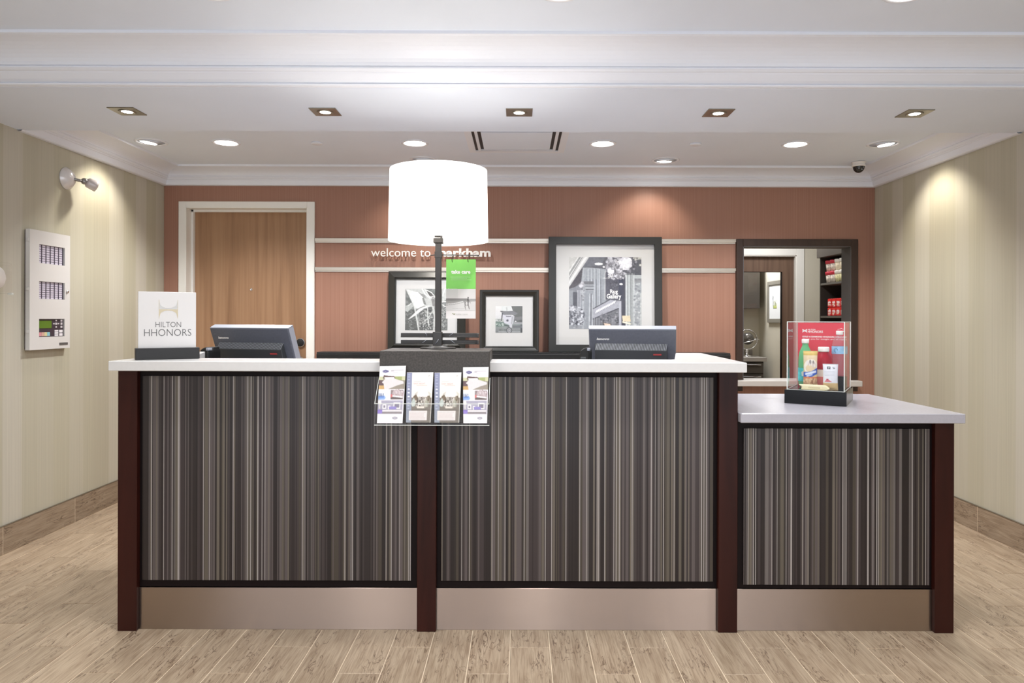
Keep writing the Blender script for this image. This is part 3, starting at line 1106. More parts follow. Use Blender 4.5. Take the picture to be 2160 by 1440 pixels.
low = thing('low_counter', 'lower dark wood counter with one striped panel, at the right end', 'counter', (1.3, 0.35, 0))
lx0 = posts_x[2] + PW
part('post', B().box(posts_x[3], posts_x[3] + PW, 0.0, 0.085, 0.0, LUND, 0.002), M['mahogany'], low)
bay(low, lx0, posts_x[3], LUND, 0.8955, 1.6360, 0.184, 0.8065)
part('side_panel', B().box(posts_x[3] + 0.03, posts_x[3] + 0.069, 0.085, 0.68, 0, LUND), M['mahogany'], low)
part('back_panel', B().box(lx0, posts_x[3] + 0.03, 0.60, 0.63, 0, LUND), M['blackwood'], low)
o = part('countertop', B().prism([(lx0 + 0.002, yf + 0.004), (lx0 + 0.006, yf), (1.750, yf), (1.735, 0.714), (lx0 + 0.002, 0.714)], 'xy', LUND, LOWZ, bev=0.0022), M['grey_quartz'])
tag(o, 'pale grey stone top of the lower counter at the right', 'counter top')

# ================================================================== BACK WALL: ledge, pictures, raised letters
DL = DB - 0.14
ledge_z = 0.990
lb = thing('picture_ledge', 'long black picture ledge on the terracotta wall', 'shelf', (0, YB, ledge_z))
lx_a, lx_b = X(668, DL), X(1541, DL)
part('board', B().box(lx_a, lx_b, YB - 0.14, YB, ledge_z - 0.03, ledge_z, 0.002), M['black'], lb)
part('front_lip', B().box(lx_a, lx_b, YB - 0.146, YB - 0.134, ledge_z - 0.06, ledge_z - 0.012, 0.002), M['black'], lb)
part('wall_bracket', B().box(lx_a + 0.01, lx_b - 0.01, YB - 0.02, YB, ledge_z - 0.10, ledge_z - 0.03, 0.001), M['black'], lb)


def gray(g, b=0):
    return (g - b, g, g + b)


def art_store():
    a = Art(150, 150, (112, 115, 122), 3)
    U = lambda x, y: ((x - 90) / 1230.0, (y - 92) / 1218.0)
    P = lambda *p: [U(*q) for q in p]
    a.vgrad(0, 0, 1, 1, (96, 98, 104), (140, 144, 150))
    # stone front with vertical flutes
    a.poly(P((300, 280), (720, 280), (720, 1310), (300, 1310)), (150, 155, 162))
    for x, w, g in ((330, 26, 172), (385, 10, 122), (420, 10, 182), (450, 12, 112), (470, 12, 192), (500, 8, 110), (520, 16, 186), (555, 14, 118), (580, 14, 178), (607, 12, 196), (630, 14, 116), (660, 20, 150)):
        a.line(U(x, 300), U(x, 1310), w / 1230, (g - 4, g, g + 7))
    a.rect(*U(300, 270), *U(720, 470), (160, 165, 170), 0.45)
    # soffit
    a.poly(P((430, 92), (1320, 92), (1320, 450), (1000, 420), (720, 300), (330, 260)), (90, 91, 98))
    a.poly(P((430, 92), (700, 92), (640, 240), (330, 265)), (106, 108, 116))
    a.ell(*U(595, 212), 0.056, 0.017, (250, 250, 248)); a.ell(*U(682, 262), 0.017, 0.014, (214, 214, 216)); a.ell(*U(1296, 230), 0.014, 0.016, (206, 206, 200))
    # dark left underside and cornice bands
    a.poly(P((330, 250), (300, 520), (90, 690), (90, 600)), (84, 82, 88))
    a.poly(P((90, 92), (420, 92), (90, 600)), (222, 222, 222))
    a.poly(P((90, 92), (250, 92), (90, 330)), (198, 199, 197)); a.noise(20, 10, a.pmask(P((90, 92), (250, 92), (90, 330))))
    a.line(U(285, 92), U(90, 400), 0.028, (150, 152, 152)); a.line(U(325, 92), U(90, 470), 0.012, (120, 122, 124)); a.line(U(350, 92), U(90, 505), 0.008, (170, 172, 172))
    a.line(U(418, 100), U(90, 590), 0.02, (196, 197, 198))
    # left window zone
    a.poly(P((90, 640), (300, 560), (300, 960), (90, 960)), (128, 131, 138))
    a.rect(*U(90, 660), *U(165, 940), (148, 152, 158))
    a.rect(*U(160, 690), *U(236, 960), (86, 88, 96))
    for x in (240, 262, 285):
        a.line(U(x, 660), U(x, 980), 0.009, (176, 178, 186))
    # column with capital
    a.rect(*U(358, 520), *U(510, 1310), (146, 151, 158))
    a.rect(*U(340, 505), *U(512, 560), (112, 113, 118)); a.rect(*U(360, 560), *U(505, 660), (158, 162, 168))
    a.line(U(370, 590), U(505, 590), 0.012, (88, 90, 96)); a.line(U(380, 645), U(505, 645), 0.014, (84, 86, 92))
    a.dots(*U(305, 560), 0.03, 0.04, 12, 0.016, (140, 140, 146), (206, 206, 212))
    a.dots(*U(325, 700), 0.02, 0.10, 30, 0.010, (110, 112, 118), (196, 198, 204))
    a.line(U(445, 720), U(430, 1310), 0.012, (190, 194, 200)); a.line(U(468, 720), U(460, 1310), 0.012, (110, 112, 120)); a.line(U(490, 740), U(486, 1310), 0.014, (182, 186, 192))
    # right columns and brick
    a.rect(*U(1040, 400), *U(1320, 1310), (178, 184, 186))
    for x, w, g in ((1055, 30, 208), (1085, 14, 130), (1110, 14, 196), (1135, 16, 126), (1160, 26, 160), (1190, 12, 206)):
        a.line(U(x, 380), U(x, 1310), w / 1230, (g - 4, g, g + 2), 0.9 if g < 140 else 0.7)
    a.rect(*U(1200, 460), *U(1320, 1310), (150, 155, 160), 0.85)
    a.dots(*U(1250, 900), 0.05, 0.34, 120, 0.012, (130, 134, 140), (196, 200, 202))
    a.vgrad(0.9, 0.3, 1.0, 0.36, (128, 130, 134), (146, 150, 154))
    a.rect(*U(1290, 700), *U(1320, 1310), (204, 208, 204), 0.5)
    # dark opening behind the banner
    a.poly(P((975, 560), (1045, 420), (1045, 1310), (975, 1310)), (72, 72, 82))
    # banner
    a.poly(P((706, 340), (1012, 420), (1005, 835), (706, 808)), (84, 84, 94))
    a.poly(P((930, 420), (1010, 440), (1005, 820), (930, 790)), (66, 68, 82))
    a.line(U(704, 335), U(700, 810), 0.012, (188, 190, 192))
    a.dots(*U(850, 560), 0.06, 0.06, 40, 0.006, (60, 60, 66), (120, 120, 128)); a.ell(*U(973, 552), 0.024, 0.013, (248, 248, 248))
    # shop fascia with lettering, awning windows
    a.poly(P((500, 970), (770, 815), (972, 845), (940, 955), (500, 1140)), (166, 168, 178))
    a.line(U(500, 968), U(775, 818), 0.010, (60, 62, 70)); a.line(U(500, 1140), U(945, 955), 0.014, (70, 72, 80))
    for k in range(13):
        t = k / 12.0
        a.line(U(545 + 310 * t, 1038 - 165 * t), U(565 + 310 * t, 995 - 160 * t), 0.013, (226, 228, 232)); a.line(U(560 + 310 * t, 1040 - 165 * t), U(580 + 310 * t, 1000 - 160 * t), 0.006, (92, 94, 102))
    a.poly(P((500, 1150), (945, 965), (945, 1310), (500, 1310)), (112, 114, 120))
    a.dots(*U(730, 1130), 0.12, 0.06, 90, 0.012, (74, 76, 84), (150, 150, 156)); a.dots(*U(900, 1150), 0.025, 0.11, 50, 0.012, (70, 72, 78), (156, 156, 162))
    for x in (520, 560, 600, 820, 850):
        a.line(U(x, 1130), U(x, 1310), 0.012, (150, 152, 158))
    a.rect(*U(935, 840), *U(975, 1310), (178, 180, 190))
    a.poly(P((655, 1195), (800, 1215), (820, 1310), (690, 1285)), (90, 84, 82)); a.poly(P((680, 1205), (790, 1225), (805, 1300), (700, 1275)), (226, 206, 188))
    a.poly(P((985, 1085), (1120, 1080), (1135, 1185), (1000, 1180)), (222, 208, 180)); a.line(U(1000, 1190), U(1125, 1220), 0.018, (244, 238, 214))
    # hanging flower baskets
    a.dots(*U(860, 240), 0.11, 0.16, 330, 0.014, (92, 92, 98), (206, 206, 214))
    a.dots(*U(900, 400), 0.12, 0.06, 130, 0.012, (96, 96, 102), (214, 214, 222))
    a.dots(*U(1120, 200), 0.09, 0.12, 160, 0.014, (64, 64, 70), (150, 150, 158))
    a.dots(*U(1050, 200), 0.085, 0.085, 150, 0.016, (196, 196, 204), (240, 240, 246))
    a.dots(*U(1250, 110), 0.06, 0.03, 60, 0.010, (130, 130, 126), (206, 206, 200))
    a.dots(*U(800, 330), 0.04, 0.03, 30, 0.014, (206, 206, 214), (240, 240, 246))
    a.dots(*U(200, 1110), 0.13, 0.14, 420, 0.012, (70, 72, 80), (212, 216, 224))
    a.dots(*U(150, 960), 0.05, 0.03, 40, 0.012, (120, 122, 130), (216, 218, 224))
    a.rect(*U(90, 1240), *U(300, 1310), (150, 154, 160), 0.6)
    a.noise(75, 9)
    return a


def art_corn():
    a = Art(96, 96, (120, 124, 122), 5)
    U = lambda x, y: ((x - 180) / 1165.0, (y - 125) / 1150.0)
    P = lambda *p: [U(*q) for q in p]
    a.noise(9, 30); a.noise(24, 22)
    a.poly(P((180, 700), (480, 700), (560, 1280), (180, 1280)), (92, 94, 92)); a.dots(*U(330, 980), 0.14, 0.24, 160, 0.010, (72, 74, 72), (150, 154, 152))
    a.poly(P((560, 760), (950, 600), (960, 1280), (560, 1280)), (96, 98, 97))
    a.dots(*U(760, 980), 0.19, 0.26, 420, 0.012, (58, 60, 60), (206, 208, 206))
    a.dots(*U(1250, 900), 0.08, 0.30, 260, 0.012, (70, 72, 72), (190, 192, 190))
    a.poly(P((180, 125), (700, 125), (980, 320), (990, 640), (700, 600), (470, 700), (330, 430)), (188, 191, 190))
    a.poly(P((230, 150), (480, 220), (640, 380), (700, 560), (520, 680), (430, 640), (330, 430)), (214, 217, 216))
    a.poly(P((480, 220), (640, 250), (740, 560), (520, 680)), (226, 227, 226)); a.poly(P((640, 390), (690, 380), (760, 580), (690, 560)), (128, 130, 128))
    a.poly(P((520, 220), (720, 300), (760, 400), (680, 380)), (146, 148, 147)); a.poly(P((740, 150), (1010, 340), (1010, 400), (830, 340)), (96, 95, 94))
    a.poly(P((880, 380), (1020, 420), (1020, 640), (930, 600)), (132, 132, 131))
    a.path([U(640, 140), U(720, 280), U(850, 390)], 0.03, (226, 228, 226), w2=0.02); a.path([U(720, 150), U(830, 330), U(900, 390)], 0.02, (218, 220, 218))
    a.path([U(740, 160), U(900, 240), U(990, 350)], 0.022, (220, 222, 220)); a.path([U(850, 360), U(930, 340), U(1020, 390)], 0.016, (230, 230, 230))
    a.path([U(220, 160), U(330, 380), U(440, 640), U(560, 1280)], 0.022, (206, 209, 207), w2=0.034)
    a.poly(P((250, 985), (400, 840), (560, 680), (760, 600), (910, 600), (690, 680), (560, 790), (440, 880), (330, 950)), (224, 225, 224))
    a.path([U(790, 600), U(800, 900), U(830, 1130)], 0.026, (206, 209, 207)); a.path([U(930, 740), U(830, 910), U(720, 1020)], 0.022, (196, 199, 197))
    a.path([U(940, 640), U(990, 900), U(970, 1280)], 0.045, (196, 198, 196)); a.poly(P((1180, 130), (1310, 130), (1310, 420), (1190, 500)), (196, 199, 197)); a.line(U(1260, 130), U(1195, 330), 0.02, (232, 234, 232))
    a.path([U(1190, 490), U(1310, 480)], 0.02, (226, 226, 226)); a.path([U(1190, 570), U(1310, 640)], 0.02, (222, 222, 222))
    a.poly(P((190, 600), (380, 540), (400, 620), (250, 770), (190, 740)), (176, 180, 178)); a.line(U(260, 600), U(350, 530), 0.022, (206, 208, 206))
    a.noise(48, 10)
    return a


def art_plane():
    a = Art(64, 64, (190, 192, 194), 8)
    U = lambda x, y: ((x - 243) / 907.0, (y - 250) / 905.0)
    P = lambda *p: [U(*q) for q in p]
    a.vgrad(0, 0, 1, 0.5, (222, 222, 222), (206, 207, 210)); a.vgrad(0, 0.5, 1, 1, (136, 148, 146), (130, 134, 134))
    a.rect(*U(243, 690), *U(600, 800), (176, 180, 180)); a.dots(*U(370, 750), 0.13, 0.05, 60, 0.018, (110, 116, 116), (216, 218, 218))
    a.rect(*U(243, 790), *U(700, 940), (118, 134, 130)); a.dots(*U(400, 890), 0.16, 0.05, 40, 0.022, (84, 98, 94), (206, 216, 212))
    a.vgrad(0, 0.77, 1, 1.0, (140, 146, 146), (122, 126, 128)); a.line(U(360, 1120), U(1150, 1120), 0.03, (160, 164, 166)); a.line(U(380, 1060), U(640, 1050), 0.02, (92, 98, 100))
    a.poly(P((770, 250), (1150, 250), (1150, 860), (860, 780), (840, 470)), (104, 107, 106)); a.poly(P((840, 640), (1150, 600), (1150, 700), (860, 760)), (120, 122, 124))
    a.poly(P((440, 250), (760, 250), (795, 420), (440, 430)), (212, 216, 216)); a.line(U(620, 300), U(625, 430), 0.02, (160, 164, 166))
    a.poly(P((430, 430), (840, 420), (1000, 500), (900, 560), (480, 550)), (126, 128, 132)); a.line(U(420, 435), U(480, 430), 0.03, (92, 92, 98))
    a.poly(P((480, 545), (880, 590), (830, 860), (740, 900), (540, 830)), (198, 199, 208)); a.poly(P((790, 600), (850, 610), (800, 920), (740, 960)), (170, 172, 178))
    a.rect(*U(600, 570), *U(765, 615), (100, 102, 110)); a.rect(*U(605, 562), *U(760, 592), (206, 208, 214)); a.ell(*U(645, 740), 0.042, 0.042, (92, 94, 104))
    a.line(U(475, 500), U(452, 735), 0.034, (70, 72, 80)); a.ell(*U(920, 750), 0.055, 0.05, (100, 102, 106)); a.poly(P((880, 775), (920, 745), (955, 775), (920, 790)), (232, 234, 236)); a.ell(*U(1080, 760), 0.05, 0.04, (92, 94, 96))
    a.rect(*U(860, 800), *U(1150, 860), (156, 158, 162)); a.line(U(540, 890), U(700, 935), 0.03, (70, 74, 80)); a.poly(P((700, 880), (800, 860), (790, 990), (730, 980)), (196, 198, 204))
    a.rect(*U(1080, 880), *U(1150, 1155), (76, 80, 82)); a.rect(*U(820, 900), *U(1150, 990), (112, 116, 120))
    a.ell(*U(703, 1070), 0.108, 0.115, (82, 84, 88)); a.ell(*U(703, 1070), 0.078, 0.082, (162, 164, 168)); a.ell(*U(703, 1070), 0.05, 0.052, (118, 120, 124)); a.ell(*U(703, 1070), 0.026, 0.028, (186, 188, 190))
    a.noise(32, 6)
    return a


def framed(name, label, px0, px1, py0, py1, fw, prx0, prx1, pry0, pry1, art, depth, style, D, lean):
    """picture standing on the ledge and leaning on the wall; pixel box of the frame, its moulding width in px, pixel box of the print"""
    cx = (px0 + px1) / 2
    w = X(px1, D) - X(px0, D)
    h = Z(py0, D) - Z(py1, D)
    base_z = ledge_z + depth * math.sin(lean) + 0.001
    y_front = CAM.y + D
    t = thing(name, label, 'picture', (X(cx, D), y_front, base_z), rot=Euler((-lean, 0, 0)))
    f = fw * D / F
    W2 = w / 2
    # moulding: profile (inset from the outer edge, y) swept round with mitres
    if style == 'scoop':
        prof = [(0.0, depth), (0.0, 0.030), (f * 0.12, 0.024), (f * 0.70, 0.003), (f * 0.78, 0.0), (f * 0.84, 0.003), (f * 0.9, 0.012), (f, 0.013), (f, depth)]
    elif style == 'bevel':
        prof = [(0.0, depth), (0.0, 0.004), (0.004, 0.0), (f * 0.35, 0.002), (f * 0.80, 0.014), (f * 0.86, 0.010), (f, 0.013), (f, depth)]
    else:
        prof = [(0.0, depth), (0.0, 0.002), (0.002, 0.0), (f - 0.002, 0.0), (f, 0.002), (f, depth)]
    b = B()
    rings = []
    for cxs, czs in ((-1, 0), (1, 0), (1, 1), (-1, 1)):
        r = []
        for ins, y in prof:
            xx = cxs * (W2 - ins)
            zz = (h - ins) if czs else ins
            r.append(b.bm.verts.new((xx, y, zz)))
        rings.append(r)
    for i in range(4):
        r0, r1 = rings[i], rings[(i + 1) % 4]
        for k in range(len(prof) - 1):
            b.bm.faces.new([r0[k], r1[k], r1[k + 1], r0[k + 1]])
    bmesh.ops.recalc_face_normals(b.bm, faces=b.bm.faces[:])
    part('frame', b, M['frame_black'], t, world=False)
    part('backing', B().box(-W2 + 0.004, W2 - 0.004, depth - 0.004, depth, 0.004, h - 0.004), M['black'], t, world=False)
    ym = 0.022
    part('mat_board', B().box(-W2 + f - 0.001, W2 - f + 0.001, ym, ym + 0.003, f - 0.001, h - f + 0.001), M['matboard'], t, world=False)
    lx = lambda p: (p - cx) * D / F
    lz = lambda p: h - (p - py0) * D / F
    pr = sheet('print', art, (lx(prx0), ym - 0.0008, lz(pry0)), (lx(prx1), ym - 0.0008, lz(pry0)), (lx(prx0), ym - 0.0008, lz(pry1)), t, world=False)
    part('glazing', B().box(-W2 + f, W2 - f, ym - 0.0045, ym - 0.003, f, h - f), M['glass'], t, world=False)
    return t, pr, lx, lz, ym


Dp = DB - 0.108
framed('framed_photo', 'black framed picture of pale plant leaves, partly behind the lamp pole', 816, 981, 572, 743.5, 17.5, 853, 943, 609.5, 698, art_corn(), 0.04, 'scoop', Dp, 0.06)
framed('framed_photo', 'small black framed picture of an old aeroplane wheel, right of the lamp', 1011.5, 1137, 612, 743.5, 12.5, 1045, 1102, 646, 702.5, art_plane(), 0.04, 'bevel', Dp, 0.05)
t, pr, lx, lz, ym = framed('framed_photo', 'large black framed picture of a shop front with flower baskets', 1157.5, 1398, 498.5, 743.5, 15.8, 1201, 1355, 541, 694, art_store(), 0.045, 'flat', Dp, 0.045)
for s, x0, x1, y1, y0, sl in (('Rug', 1289, 1305, 610, 621.5, -0.08), ('Gallery', 1281, 1312, 619.5, 632.5, 0.0), ('TU', 1283.5, 1293.5, 577, 584, 0.0), ('RKEY', 1294.5, 1306, 579, 584.5, 0.0)):
    if s == 'RKEY':
        continue
    part('lettering', text(s, lx(x0), lx(x1), lz(y0), lz(y1), ym - 0.0014, bold=0.025, slant=sl), M['ink_white'], pr, world=False)

# raised letters
ws = thing('welcome_lettering', 'raised white letters reading welcome to markham between the rails', 'sign', (X(908, DB - 0.04), YB, Z(541, DB - 0.04)))
DT = DB - 0.045
zb, zt = Z(541.6, DT), Z(523.8, DT)


def letters(s, x0, x1, bold):
    b = text(s, x0, x1, zb, zt, YB - 0.038, bold=bold, thick=0.008)
    bm = b.bm
    bm.verts.ensure_lookup_table()
    seen = set()
    isl = []
    bmesh.ops.remove_doubles(bm, verts=bm.verts[:], dist=1e-6)
    for v in bm.verts:
        if v in seen:
            continue
        st = [v]; comp = []
        seen.add(v)
        while st:
            q = st.pop(); comp.append(q)
            for e in q.link_edges:
                w = e.other_vert(q)
                if w not in seen:
                    seen.add(w); st.append(w)
        isl.append(comp)
    isl.sort(key=lambda c: min(v.co.x for v in c))
    for comp in isl:
        nb = B()
        mp = {v: nb.bm.verts.new(v.co) for v in comp}
        cs = set(comp)
        for f in bm.faces:
            if f.verts[0] in cs:
                try:
                    nb.bm.faces.new([mp[v] for v in f.verts])
                except ValueError:
                    pass
        xs = [v.co.x for v in comp]; xm = (min(xs) + max(xs)) / 2
        zs = [v.co.z for v in comp]; zm = min(zs) + 0.004
        # stand-off pin into the wall
        nb.lathe([(0.0025, 0), (0.0025, 0.032)], (xm, YB, zm + 0.004), 6, axis='Y')
        part('letter', nb, M['white_plastic'], ws)
    bm.free()


letters('welcome to', X(782, DT), X(907.5, DT), 0.0)
letters('markham', X(917.5, DT), X(1034.5, DT), 0.035)

# ================================================================== MONITORS AND READERS ON THE WORK SURFACE
def monitor(label, cx_px, D, yaw, w, top_px, tilt):
    desk_z = 0.76
    x, y = X(cx_px, D), CAM.y + D
    t = thing('computer_monitor', label, 'monitor', (x, y, desk_z + 0.001), rotz=yaw, group='monitors behind the reception counter')
    H = 0.335
    topz = Z(top_px, D) - desk_z
    # local frame: -Y faces the lobby (the back of the screen), the top leans towards -Y
    R = Matrix.Translation((0, -0.02, topz)) @ Matrix.Rotation(tilt, 4, 'X')
    th = 0.046
    b = B().box(-w / 2, w / 2, 0.004, th, -H, 0.0, 0.006, seg=2)
    b.xf(R); part('housing', b, M['charcoal'], t, world=False)
    b = B().box(-w / 2 + 0.002, w / 2 + 0.0015, 0.006, th + 0.004, -0.004, 0.0015, 0.001)
    b.box(w / 2 - 0.004, w / 2 + 0.0015, 0.010, th + 0.004, -H, 0.001, 0.001)
    b.box(-w / 2 - 0.0015, -w / 2 + 0.004, 0.018, th + 0.004, -H, 0.001, 0.001)
    b.xf(R); part('edge_trim', b, M['silver_edge'], t, world=False)
    b = B().box(-w / 2 + 0.012, w / 2 - 0.012, th, th + 0.004, -H + 0.02, -0.012)
    b.xf(R); part('screen', b, mat('screen_glass', (16, 18, 22), 0.15) if 'scr' not in M else M['scr'], t, world=False)
    # rear electronics bump: top vent slopes, plain front below it
    bw0, bw1 = -w * 0.43, w * 0.40
    zt_, zm_, zb_ = -0.080, -0.108, -0.25
    b = B()
    prof = [(0.006, zt_), (-0.026, zm_), (-0.030, zb_), (0.006, zb_ - 0.02)]
    b.prism(prof, 'yz', bw0, bw1, bev=0.002)
    b.xf(R); bump = part('rear_cover', b, M['charcoal2'], t, world=False)
    v = B()
    n = 46
    for i in range(n):
        u = bw0 + 0.006 + (bw1 - bw0 - 0.012) * i / (n - 1)
        v.poly([(u - 0.0010 + 0.006, 0.0035, zt_ - 0.0035 + 0.0022), (u + 0.0010 + 0.006, 0.0035, zt_ - 0.0035 + 0.0022), (u + 0.0010, -0.0255, zm_ + 0.0005 + 0.0022), (u - 0.0010, -0.0255, zm_ + 0.0005 + 0.0022)])
    v.xf(R); v.bm.normal_update()
    part('vent_rib', v, M['silver_edge'], bump, world=False, kind='stuff')
    f = B().box(bw1 - 0.07, bw1 - 0.028, -0.0315, -0.028, -0.133, -0.125, 0.0005)
    f.xf(R); part('red_badge', f, M['ink_red'], bump, world=False, label='small red badge')
    lo = text('lenovo', -w / 2 + 0.040, -w / 2 + 0.106, -0.062, -0.049, 0.0032, bold=0.055, slant=0.25)
    lo.xf(R); part('lettering', lo, M['ink_white'], t, world=False)
    # stand: hinge arm, foot
    s = B().box(-0.06, 0.06, 0.06, 0.10, 0.0, topz - 0.20, 0.004)
    s.box(-0.13, 0.13, -0.02, 0.22, 0.0, 0.018, 0.006)
    s.box(-0.05, 0.05, 0.02, 0.10, topz - 0.25, topz - 0.15, 0.004)
    part('stand', s, M['charcoal2'], t, world=False)
    return t


M['scr'] = mat('screen_glass', (16, 18, 22), 0.15)
monitor('grey computer monitor seen from behind, near the white acrylic sign', 527, 3.72, -0.30, 0.485, 694.5, math.radians(22))
monitor('grey computer monitor seen from behind, in front of the shop front picture', 1333, 3.72, -0.20, 0.45, 694.5, math.radians(22))


def reader(label, px0, px1, py0, D):
    desk_z = 0.76
    x = X((px0 + px1) / 2, D)
    w = (px1 - px0) * D / F
    h = Z(py0, D) - desk_z
    t = thing('card_reader', label, 'device', (x, CAM.y + D, desk_z + 0.001), rotz=-0.25, group='black devices beside the monitors')
    part('body', B().prism([(-w * 0.5, 0), (w * 0.5, 0), (w * 0.5, h * 0.93), (w * 0.32, h), (-w * 0.05, h * 0.985), (-w * 0.38, h * 0.95), (-w * 0.5, h * 0.89)], 'xz', -0.05, 0.05, bev=0.004), M['black'], t, world=False)
    part('silver_clip', B().box(w * 0.28, w * 0.56, -0.052, -0.02, h * 0.945, h * 0.985, 0.002), M['silver_edge'], t, world=False)
    part('face_panel', B().box(-w * 0.40, w * 0.2, -0.054, -0.05, h * 0.45, h * 0.85, 0.002), M['charcoal2'], t, world=False)


reader('small black device on the desk, just left of the monitor by the sign', 432, 454, 733, 3.66)
reader('small black device on the desk, just left of the monitor below the shop picture', 1226, 1246, 731, 3.66)

# ================================================================== WHITE SIGN ON THE COUNTER TOP
a0 = Vector((X(286, 2.84), CAM.y + 2.84)); a1 = Vector((X(421.5, 2.965), CAM.y + 2.965))
dv = a1 - a0
ang = math.atan2(dv.y, dv.x); L = dv.length
sg = thing('counter_sign', 'white acrylic sign with grey lettering in a black base on the counter top', 'sign', (a0.x, a0.y, TOPZ), rotz=ang)
part('base', B().box(0, L, 0, 0.055, 0, 0.047, 0.0015), M['leather'] if False else M['black'], sg, world=False)
pz1 = 0.276
pl0, pl1 = 0.010, L - 0.012
part('panel', B().box(pl0, pl1, 0.020, 0.030, 0.040, pz1, 0.0012), mat('sign_white', (222, 220, 218), 0.4), sg, world=False)
part('clear_cover', B().box(pl0, pl1 + 0.001, 0.0165, 0.0195, 0.040, pz1, 0.0005), M['acrylic'], sg, world=False)
yy = 0.0194
sx = lambda p: pl0 + (p - 290.5) / (415.0 - 290.5) * (pl1 - pl0)
szz = lambda p: pz1 - (p - 617.5) / (735.0 - 617.5) * (pz1 - 0.045)
part('lettering', text('HILTON', sx(327), sx(382), szz(691), szz(680), yy, bold=-0.008), M['ink_grey'], sg, world=False)
part('lettering', text('HHONORS', sx(303), sx(404.5), szz(709.5), szz(695), yy, bold=-0.008), M['ink_grey'], sg, world=False)
# the mark: two facing arches between two uprights, silver above, gold below
ucx = (334.5 + 374.5) / 2
mk = B(); mg = B()
N = 14


def arch(b, side):
    for i in range(N):
        u0, u1 = -1 + 2 * i / N, -1 + 2 * (i + 1) / N
        def c(u):
            return (1 - abs(u) ** 2.2) ** 0.5 if abs(u) < 1 else 0.0
        y_mid = 652.5 if side > 0 else 655.0
        far = 634.5 if side > 0 else 672.5
        def edge(u):
            return far + (y_mid - far) * (0.16 + 0.76 * c(u)) if abs(u) < 0.999 else far
        px = lambda u: ucx + u * 20.0
        b.poly([(sx(px(u0)), yy, szz(y_mid)), (sx(px(u1)), yy, szz(y_mid)), (sx(px(u1)), yy, szz(edge(u1))), (sx(px(u0)), yy, szz(edge(u0)))])


arch(mk, 1); arch(mg, -1)
part('emblem', mk, M['ink_silver'], sg, world=False)
part('emblem', mg, M['ink_gold'], sg, world=False)
me_ = B()
me_.box(sx(334), sx(335), yy - 0.0003, yy, szz(673), szz(634)); me_.box(sx(374.3), sx(375.2), yy - 0.0003, yy, szz(673), szz(634)); me_.box(sx(334), sx(375), yy - 0.0003, yy, szz(655), szz(654))
part('emblem_line', me_, M['ink_gold'], sg, world=False)

# ================================================================== BROCHURE STAND, PAMPHLETS, LAMP
bs = thing('brochure_stand', 'black brochure box hooked over the counter edge with a clear front pocket', 'brochure holder', (-0.32, -0.06, TOPZ))
Db = 2.72
bx0, bx1 = X(801, Db), X(1033, Db)
yb0 = CAM.y + Db
bz1 = Z(740.5, Db)
BZ0 = 0.842
bb = B().prism([(yb0, BZ0), (yb0 + 0.05, BZ0), (yb0 + 0.05, TOPZ + 0.002), (yb0 + 0.275, TOPZ + 0.002), (yb0 + 0.275, bz1), (yb0, bz1)], 'yz', bx0, bx1, bev=0.002)
part('box', bb, M['leather'], bs)
ac = B()
yl = CAM.y + 2.635                # front lip of the pocket
zl0, zl1 = 0.846, Z(852, 2.635)
ac.box(bx0 - 0.003, bx1 + 0.003, yl, yl + 0.003, zl0, zl1)
ac.box(bx0 - 0.003, bx1 + 0.003, yl, yb0, zl0 - 0.003, zl0)
for xx in (bx0 - 0.003, bx1):
    ac.prism([(yl, zl0), (yb0, zl0), (yb0, Z(797, Db)), (yl, zl1)], 'yz', xx, xx + 0.003)
part('clear_pocket', ac, M['acrylic'], bs)
ed = B().box(bx0 - 0.003, bx1 + 0.003, yl - 0.0002, yl + 0.0032, zl1 - 0.001, zl1 + 0.0008)
ed.box(bx0 - 0.003, bx1 + 0.003, yl - 0.0002, yl + 0.0032, zl0 - 0.003, zl0 - 0.0005)
for xx in (bx0 - 0.0015, bx1 + 0.0015):
    ed.tube([(xx, yl, zl1), (xx, yb0, Z(797, Db))], 0.0012, 6)
part('pocket_edge', ed, M['acrylic_edge'], bs)


